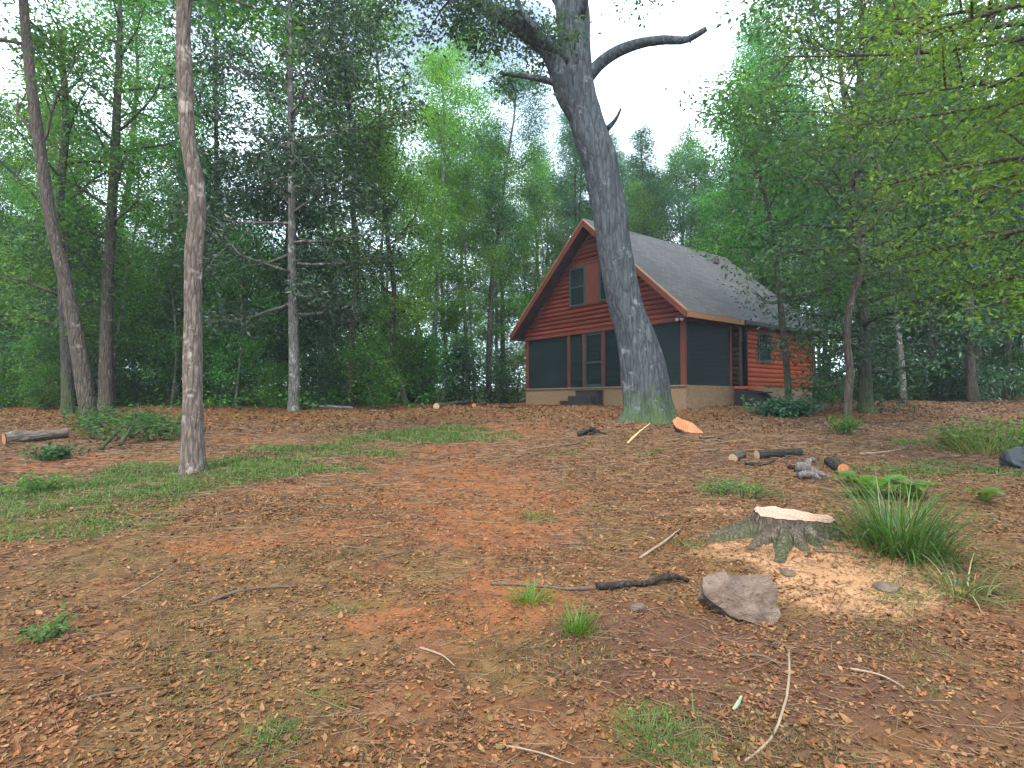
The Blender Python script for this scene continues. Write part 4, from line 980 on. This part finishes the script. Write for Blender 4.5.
def tuft(name, label, px, py, n, L, spread, w=.008, lean=.9, drp=1.0, pal=GP, dead=0, cat='grass tuft', sy=1.):
    q = G(px, py); rng = np.random.default_rng(px*7+py)
    o = rng.normal(size=(n, 2))*np.array([spread, spread*sy]); B = np.stack([o[:, 0], o[:, 1], terrain(q.x+o[:, 0], q.y+o[:, 1])-q.z-.01], 1)
    azb = np.arctan2(o[:, 1], o[:, 0])
    V, Q, c = blades(B, L, w, rng, pal+([(.3, .24, .12)] if dead else []), lean, 5, drp, azb=azb)
    return tag(link(name, npmesh(name, V, None, Q, c, True), M['grass'], None, q), label, cat)
tuft('grass_tuft', 'large arching clump of long bright green grass beside the stump', 900, 552, 620, .62, .13, .011, 1.0, 1.1, dead=0, pal=[(.06, .17, .035), (.05, .14, .03), (.085, .21, .04), (.12, .24, .06), (.06, .15, .03), (.05, .13, .03), (.19, .19, .08)])
tuft('grass_tuft', 'trailing flattened grass clump running right from the big clump', 960, 592, 130, .34, .15, .008, 1.6, 1.4, pal=[(.07, .11, .03), (.1, .13, .04), (.05, .09, .03)], dead=1, sy=.6)
tuft('grass_tuft', 'small bright grass tuft just right of the thin dark branch', 578, 634, 130, .17, .035, .006, .9, .7, pal=[(.12, .26, .03), (.09, .2, .025)])
tuft('grass_tuft', 'small bright grass tuft on the thin dark branch', 530, 602, 120, .15, .045, .006, 1.1, .8, pal=[(.12, .26, .03), (.09, .2, .025)])
tuft('grass_tuft', 'short spreading grass tuft near the bottom edge', 655, 742, 200, .09, .07, .004, 1.3, 1., pal=[(.09, .15, .03), (.12, .17, .04)])
tuft('grass_tuft', 'pale green grass clump at the far right edge', 985, 452, 260, .5, .4, .016, 1.2, 1.2, pal=[(.13, .22, .05), (.09, .17, .04)], dead=1, sy=.5)
def leafy(name, label, px, py, n, L, spr, hgt, size, pal, cat='plant', gloss=False, nst=12, wid=.5, lean=.6):
    q = G(px, py); rng = np.random.default_rng(px*3+py); e = empty(name, q, label, cat); mb = MB(); C = []; S = []
    for k in range(nst):
        a = rng.uniform(0, 6.28); rr = spr*rng.random()**.6; b = np.array([math.cos(a)*rr*.35, math.sin(a)*rr*.25, -.03]); t = np.array([math.cos(a)*rr, math.sin(a)*rr*.7, hgt*rng.uniform(.5, 1.1)])
        t[2] += tz(q.x+t[0], q.y+t[1])-q.z
        m = (b+t)/2+np.array([0, 0, hgt*.15]); mb.tube(spline([b, m, t], 6), np.linspace(.008, .003, 6), 5)
        for f in (.45, .7, 1): C.append(b+(t-b)*f+np.array([0, 0, .03])); S.append(spr*.16)
    V, T_, c = leafcloud(C, S, n, size, pal, rng, wid, .6, .1)
    mb.build('stem', M['bark_brown'], e, True); link('foliage', npmesh(name, V, T_, None, c, False), M['leaf_gloss' if gloss else 'leaf'], e); return e
leafy('shrub', 'low dark green spreading shrub before the cabin side steps', 783, 416, 2600, 0, .85, .32, .13, PAL['dark']+[(.05, .11, .05)], 'shrub', True, 20)
leafy('shrub', 'light green rounded shrub at the foot of the cabin side wall', 826, 402, 3000, 0, 1.15, .8, .11, PAL['yell']+PAL['mid'], 'shrub', False, 22)
leafy('shrub', 'small green shrub under the thin curving trunk', 800, 400, 1600, 0, .8, .6, .11, PAL['mid'], 'shrub', False, 14)
leafy('weed', 'green sprouts around the foot of the twisted trunk', 843, 434, 500, 0, .35, .35, .07, PAL['mid'], 'plant')
# fern: fronds with leaflets
def fern(name, label, px, py, nf, L, pal, cat='fern'):
    q = G(px, py); rng = np.random.default_rng(px+py); e = empty(name, q, label, cat)
    for k in range(nf):
        a = k*2*PI/nf+rng.normal()*.3; V = []; T_ = []; C = []; L_ = L*rng.uniform(.75, 1.15); pth = []
        for s in range(15):
            f = s/14; pth.append((math.cos(a)*L_*f*.6, math.sin(a)*L_*f*.6, L_*(1.15*f-.85*f*f)+.02))
        pth = np.array(pth); mb = MB().tube(pth, np.linspace(.005, .001, 15), 4); n0 = 0
        sd = np.array([-math.sin(a), math.cos(a), 0.]); pv = []; pt = []; pc = []
        for s in range(1, 15):
            wl = L_*.2*math.sin(PI*min(1, (s/14)*.86+.12))
            t = pth[s]-pth[s-1]; t /= np.linalg.norm(t)
            for sg in (1, -1):
                tip = pth[s]+sd*sg*wl+t*wl*.35-np.array([0, 0, wl*.2]); hw = L_/14*.42
                i = len(pv); pv += [pth[s]-t*hw, pth[s]+(tip-pth[s])*.5-t*hw, tip, pth[s]+(tip-pth[s])*.5+t*hw, pth[s]+t*hw]; pt += [(i, i+1, i+2), (i, i+2, i+3), (i, i+3, i+4)]
                c = np.array(pal[rng.integers(len(pal))])*rng.uniform(.8, 1.2); pc += [c]*5
        o = link('frond', npmesh('frond', np.array(pv), np.array(pt), None, np.array(pc), False), M['leaf'], e)
    return e
fern('fern', 'pale green fern with broad fronds behind the big grass clump', 912, 502, 8, .55, [(.13, .21, .04), (.10, .18, .035)])
fern('fern', 'bright green fern just behind the stump and grass clump', 872, 500, 7, .6, [(.12, .2, .04), (.09, .17, .035)])
fern('fern', 'small fern beside the orange log end', 852, 486, 6, .35, [(.10, .19, .04), (.08, .15, .035)])
fern('fern', 'light green fern near the right edge before the dark stone', 985, 505, 7, .38, [(.13, .18, .045), (.1, .15, .04)])
leafy('weed', 'bright green leafy weeds at the right edge', 1000, 448, 900, 0, 1.0, .4, .09, [(.13, .22, .05), (.1, .18, .04)], 'plant', nst=18, wid=.35)
leafy('weed', 'leafy green weeds left of the dark stone', 962, 447, 500, 0, .6, .28, .08, [(.12, .2, .045), (.09, .16, .04)], 'plant', nst=12, wid=.35)
leafy('weed', 'small green weed by the left edge in the leaves', 45, 640, 120, 0, .16, .07, .04, [(.10, .18, .05), (.07, .14, .04)], 'plant', nst=8)
leafy('weed', 'low weeds behind the stump on its left', 742, 497, 260, 0, .45, .14, .05, [(.10, .16, .045), (.07, .13, .04)], 'plant', nst=14)
leafy('weed', 'green leafy weed in the grass at the left edge', 35, 492, 220, 0, .3, .16, .07, [(.11, .2, .05), (.08, .16, .04)], 'plant', nst=10)
# pile of cut green branches
def brush(label, spec, n, size, pal):
    q = G(*spec[0][0]); e = empty('brush_pile', q, label, 'brush pile'); rng = np.random.default_rng(77); C = []; S = []; mb = MB()
    for (a, b, h0, h1) in spec:
        p0 = G(*a)-q+Vector((0, 0, h0)); p1 = G(*b)-q+Vector((0, 0, h1)); pt = spline([p0, (p0+p1)/2+Vector((0, 0, .12)), p1], 10); mb.tube(pt, np.linspace(.04, .01, 10), 7)
        for k in range(2, 10):
            C.append(pt[k]+rng.normal(size=3)*.08); S.append(.15)
    V, T_, c = leafcloud(C, S, n, size, pal, rng, .35, .6, .1); mb.build('branch', M['bark_dark'], e, True); link('foliage', npmesh('brush', V, T_, None, c, False), M['leaf'], e)
brush('heap of cut green branches lying between the two left trunks', [((100, 452), (150, 420), .05, .22), ((92, 440), (110, 425), .05, .28), ((130, 445), (172, 438), .15, .2), ((105, 445), (75, 432), .1, .3), ((120, 450), (148, 430), .1, .3), ((160, 440), (178, 441), .1, .1)], 2200, .10, [(.045, .085, .03), (.05, .12, .035), (.025, .06, .025), (.08, .15, .04)])
leafy('shrub', 'small flat green plant in front of the grey log', 50, 460, 420, 0, .45, .14, .08, [(.03, .08, .03), (.05, .11, .035)], 'plant', nst=14)

# mown and wild grass
rng = np.random.default_rng(21)
def scatter_pts(n, field_, lo, hi, xr=(-9, 9), yr=(2, 20), base=0.):
    out = []
    while sum(len(a) for a in out) < n:
        y = yr[0]+(yr[1]-yr[0])*rng.random(40000); x = rng.uniform(-1.15, 1.15, 40000)*(y+.5)
        f = field(x, y, field_)*(.75+.25*np.sin(x*7.3+3*np.sin(y*5.1))*np.sin(y*9.7+2*np.sin(x*6.1))); nz = .5+.25*np.sin(x*3.1+1.7*np.sin(y*2.3))+.25*np.sin(y*4.3+2*np.sin(x*3.7+1))
        p = np.clip((f+(nz-.5)*.5-lo)/(hi-lo), 0, 1)+base*np.clip(nz-.6, 0, 1)
        k = rng.random(40000) < p*np.clip(3./y, 0.2, 1); out.append(np.stack([x[k], y[k], terrain(x[k], y[k])-.005], 1))
    return np.vstack(out)[:n]
B = scatter_pts(95000, GRASS, .3, 1.15)
far = np.clip(B[:, 1]/5, .6, 2.2)
V, Q, c = blades(B, .05, .0065, rng, [(.075, .17, .03), (.06, .14, .028), (.10, .20, .035), (.11, .16, .04), (.13, .12, .045), (.12, .085, .04)], 1.5, 2, 1.1)
idx = np.repeat(np.arange(len(B)), 6); cc = B[idx]; V = cc+(V-cc)*far[idx][:, None]
tag(link('grass', npmesh('grass', V, None, Q, c, True), M['grass']), 'patchy short green grass growing across the clearing', None, kind='stuff')
B = scatter_pts(38000, GRASS, .9, 1.4, yr=(1.6, 12), base=.5)
V, Q, c = blades(B, .05, .004, rng, [(.11, .14, .035), (.15, .12, .045), (.2, .14, .065), (.09, .12, .03)], 1.8, 2, 1.1)
tag(link('dry_grass', npmesh('dry_grass', V, None, Q, c, True), M['grass']), 'thin dry olive grass scattered among the fallen leaves', None, kind='stuff')

# leaf litter
LP = np.array([(.17, .08, .038), (.21, .10, .042), (.13, .062, .032), (.18, .08, .032), (.23, .12, .055), (.25, .145, .07), (.09, .05, .028), (.22, .095, .04), (.2, .115, .06), (.16, .105, .045), (.12, .095, .038), (.24, .15, .08)])
LP0 = np.array([(.22, .095, .045), (.30, .14, .065), (.26, .10, .05), (.40, .25, .15), (.12, .06, .04), (.40, .15, .05), (.30, .19, .14), (.17, .085, .05), (.46, .30, .2), (.09, .05, .035), (.2, .12, .085)])
def litter(n, y0, y1, size, seed, grow=.0, curl=.35):
    rng = np.random.default_rng(seed); y = rng.uniform(y0, y1, int(n*1.6)); x = rng.uniform(-1, 1, len(y))*(1.15*y+.6)
    f = np.clip(1-.75*field(x, y, GRASS)-.45*field(x, y, SAW)-.35*field(x, y, SOIL)-.85*field(x, y, CLAY), .05, 1)
    nz = -.12+.62*np.sin(x*6.1+2*np.sin(y*4.3))*np.sin(y*7.7+2*np.sin(x*3.9))+.6+.4*np.sin(x*2.3+2*np.sin(y*1.9))*np.sin(y*3.1+1.5*np.sin(x*2.7))
    k = rng.random(len(y)) < f*np.clip(nz+.3, .2, 1)
    lx = (x-3.07)*.611-(y-21.0)*.792; ly = (x-3.07)*.792+(y-21.0)*.611
    k &= ~((abs(lx) < 4.05) & (ly > 0) & (ly < 9.3))
    x = x[k][:n]; y = y[k][:n]; n = len(x)
    L = size*rng.uniform(.5, 1.5, n)*(1+grow*np.clip(y-5, 0, 20)); az = rng.uniform(0, 2*PI, n); wd = L*rng.uniform(.3, .6, n)*.5
    t1 = rng.normal(size=n)*.3; t2 = rng.normal(size=n)*.35; cu = rng.uniform(-.1, curl, n)*L
    ax = np.stack([np.cos(az)*np.cos(t1), np.sin(az)*np.cos(t1), np.sin(t1)], 1); sd = np.stack([-np.sin(az)*np.cos(t2), np.cos(az)*np.cos(t2), np.sin(t2)], 1)
    p = np.stack([x, y, terrain(x, y)+L*.16+.002], 1); up = np.array([0, 0, 1.])
    h = L[:, None]*.5; w = wd[:, None]; cu = cu[:, None]*up
    pts = [p-ax*h+cu, p-ax*h*.35+sd*w, p-ax*h*.35-sd*w, p+ax*h*.35+sd*w*.85+cu*.3, p+ax*h*.35-sd*w*.85+cu*.3, p+ax*h+cu*.9, p-ax*h*.35-cu*.3, p+ax*h*.35-cu*.3]
    V = np.stack(pts, 1).reshape(-1, 3); i = np.arange(n)*8
    T_ = np.concatenate([np.stack([i, i+6, i+1], 1), np.stack([i, i+2, i+6], 1), np.stack([i+5, i+3, i+7], 1), np.stack([i+5, i+7, i+4], 1)])
    Q_ = np.concatenate([np.stack([i+1, i+6, i+7, i+3], 1), np.stack([i+6, i+2, i+4, i+7], 1)])
    pw = np.ones(len(LP)); pk = rng.integers(0, len(LP), n); col = LP[pk]*np.array([1.08, .90, .74])*rng.uniform(.6, 1.2, n)[:, None]
    grey = np.clip((x-3)/6, 0, 1)[:, None]*np.clip((y-6)/5, 0, 1)[:, None]*.5; col = col*(1-grey)+grey*(col.mean(1)[:, None]*np.array([1.25, 1.02, .92]))
    return V, T_, Q_, np.repeat(col, 8, axis=0)
parts = [litter(80000, 1.3, 6.5, .023, 1, curl=.22), litter(85000, 5.0, 14, .032, 2, .03, curl=.2), litter(46000, 12, 26, .062, 3, .02, curl=.25), litter(9000, 1.3, 9, .04, 4, curl=.35)]
Vs = []; Ts = []; Qs = []; Cs = []; n0 = 0
for (V, T_, Q_, c) in parts: Vs.append(V); Ts.append(T_+n0); Qs.append(Q_+n0); Cs.append(c); n0 += len(V)
tag(link('leaf_litter', npmesh('leaf_litter', np.vstack(Vs), np.vstack(Ts), np.vstack(Qs), np.vstack(Cs), False), M['litter']), 'carpet of fallen brown, tan and orange leaves', None, kind='stuff')
# fine twigs, needles and wood chips
n = 30000; y = rng.uniform(1.3, 14, n); x = rng.uniform(-1.15, 1.15, n)*(y+.4); B = np.stack([x, y, terrain(x, y)+.008], 1)
az = rng.uniform(0, PI, n); L = rng.gamma(2., .028, n)*np.clip(y/4, 1, 2.5); w = .0016*np.clip(y/3, 1, 3); d = np.stack([np.cos(az), np.sin(az), rng.normal(size=n)*.12], 1); s = np.stack([-np.sin(az), np.cos(az), 0*az], 1)*w[:, None]; u = np.array([0, 0, 1.])*w[:, None]
V = np.stack([B-d*L[:, None]-s, B-d*L[:, None]+s, B+d*L[:, None]+s*.5, B+d*L[:, None]-s*.5, B-d*L[:, None]+u*1.6, B+d*L[:, None]+u], 1).reshape(-1, 3); i = np.arange(n)*6
Q = np.concatenate([np.stack([i, i+4, i+5, i+3], 1), np.stack([i+4, i+1, i+2, i+5], 1)])
tp = np.array([(.15, .085, .045), (.10, .055, .03), (.19, .115, .065), (.06, .035, .022)]); c = np.repeat(tp[rng.integers(0, 4, n)], 6, axis=0)
tag(link('forest_debris', npmesh('debris', V, None, Q, c, False), M['litter']), 'fine twigs and needles scattered over the ground', None, kind='stuff')

# ------------------------------------------------------------------ haze
t = NT('veil_haze'); pv = t.n('ShaderNodeVolumePrincipled'); pv.inputs['Density'].default_value = .0011; pv.inputs['Color'].default_value = (.86, .94, 1., 1); pv.inputs['Anisotropy'].default_value = .3  # thin volume added to imitate veil glare and pale the far trees
t.l(pv.outputs[0], t.out.inputs['Volume'])
tag(MB().box((-345, 345), (-345, 345), (-3, 34)).build('haze', t.m), 'thin pale haze added to imitate veil glare and pale the distance', None, kind='stuff')
# ------------------------------------------------------------------ light, sky, camera
SUN_EL, SUN_AZ = math.radians(52), math.radians(200)   # azimuth measured clockwise from +Y
w = bpy.data.worlds.new('World'); SC.world = w; w.use_nodes = True; nt = w.node_tree; nt.nodes.clear()
out = nt.nodes.new('ShaderNodeOutputWorld'); bg = nt.nodes.new('ShaderNodeBackground'); sky = nt.nodes.new('ShaderNodeTexSky')
sky.sky_type = 'NISHITA'; sky.sun_disc = False; sky.sun_elevation = SUN_EL; sky.sun_rotation = SUN_AZ; sky.air_density = 1.; sky.dust_density = 3; sky.ozone_density = 1.5
tc = nt.nodes.new('ShaderNodeTexCoord'); mp = nt.nodes.new('ShaderNodeMapping'); mp.inputs['Scale'].default_value = (1, 1, 2.5); nz = nt.nodes.new('ShaderNodeTexNoise'); nz.inputs['Scale'].default_value = 2.6; nz.inputs['Detail'].default_value = 6
rp = nt.nodes.new('ShaderNodeValToRGB'); rp.color_ramp.elements[0].position = .36; rp.color_ramp.elements[1].position = .56; rp.color_ramp.elements[0].color = (.12,)*3+(1,)
mx = nt.nodes.new('ShaderNodeMix'); mx.data_type = 'RGBA'; mx.inputs[7].default_value = (13.6, 16.6, 19.2, 1)
nt.links.new(tc.outputs['Generated'], mp.inputs[0]); nt.links.new(mp.outputs[0], nz.inputs[0]); nt.links.new(nz.outputs[0], rp.inputs[0]); nt.links.new(rp.outputs[0], mx.inputs[0]); nt.links.new(sky.outputs[0], mx.inputs[6]); nt.links.new(mx.outputs[2], bg.inputs[0])
bg.inputs[1].default_value = .10; nt.links.new(bg.outputs[0], out.inputs[0])
sd = bpy.data.lights.new('sun', 'SUN'); sd.energy = 1.5; sd.angle = math.radians(14); sd.color = (1., .96, .9)
so = bpy.data.objects.new('sun', sd); COL.objects.link(so)
dv = Vector((math.sin(SUN_AZ)*math.cos(SUN_EL), math.cos(SUN_AZ)*math.cos(SUN_EL), math.sin(SUN_EL)))
so.rotation_euler = dv.to_track_quat('Z', 'Y').to_euler()

cd = bpy.data.cameras.new('camera'); cam = bpy.data.objects.new('camera', cd); COL.objects.link(cam)
cam.location = (0, 0, EYE); cam.rotation_euler = (PI/2+PITCH, 0, 0); cd.sensor_width = 36; cd.lens = 36*F/1024; cd.clip_end = 1000; cd.clip_start = .05
SC.camera = cam
SC.view_settings.view_transform = 'Standard'; SC.view_settings.look = 'None'; SC.view_settings.gamma = 1; SC.view_settings.exposure = 1.3
SC.cycles.max_bounces = 6; SC.cycles.diffuse_bounces = 3; SC.cycles.glossy_bounces = 2; SC.cycles.transmission_bounces = 4; SC.cycles.transparent_max_bounces = 8
SC.cycles.use_adaptive_sampling = True
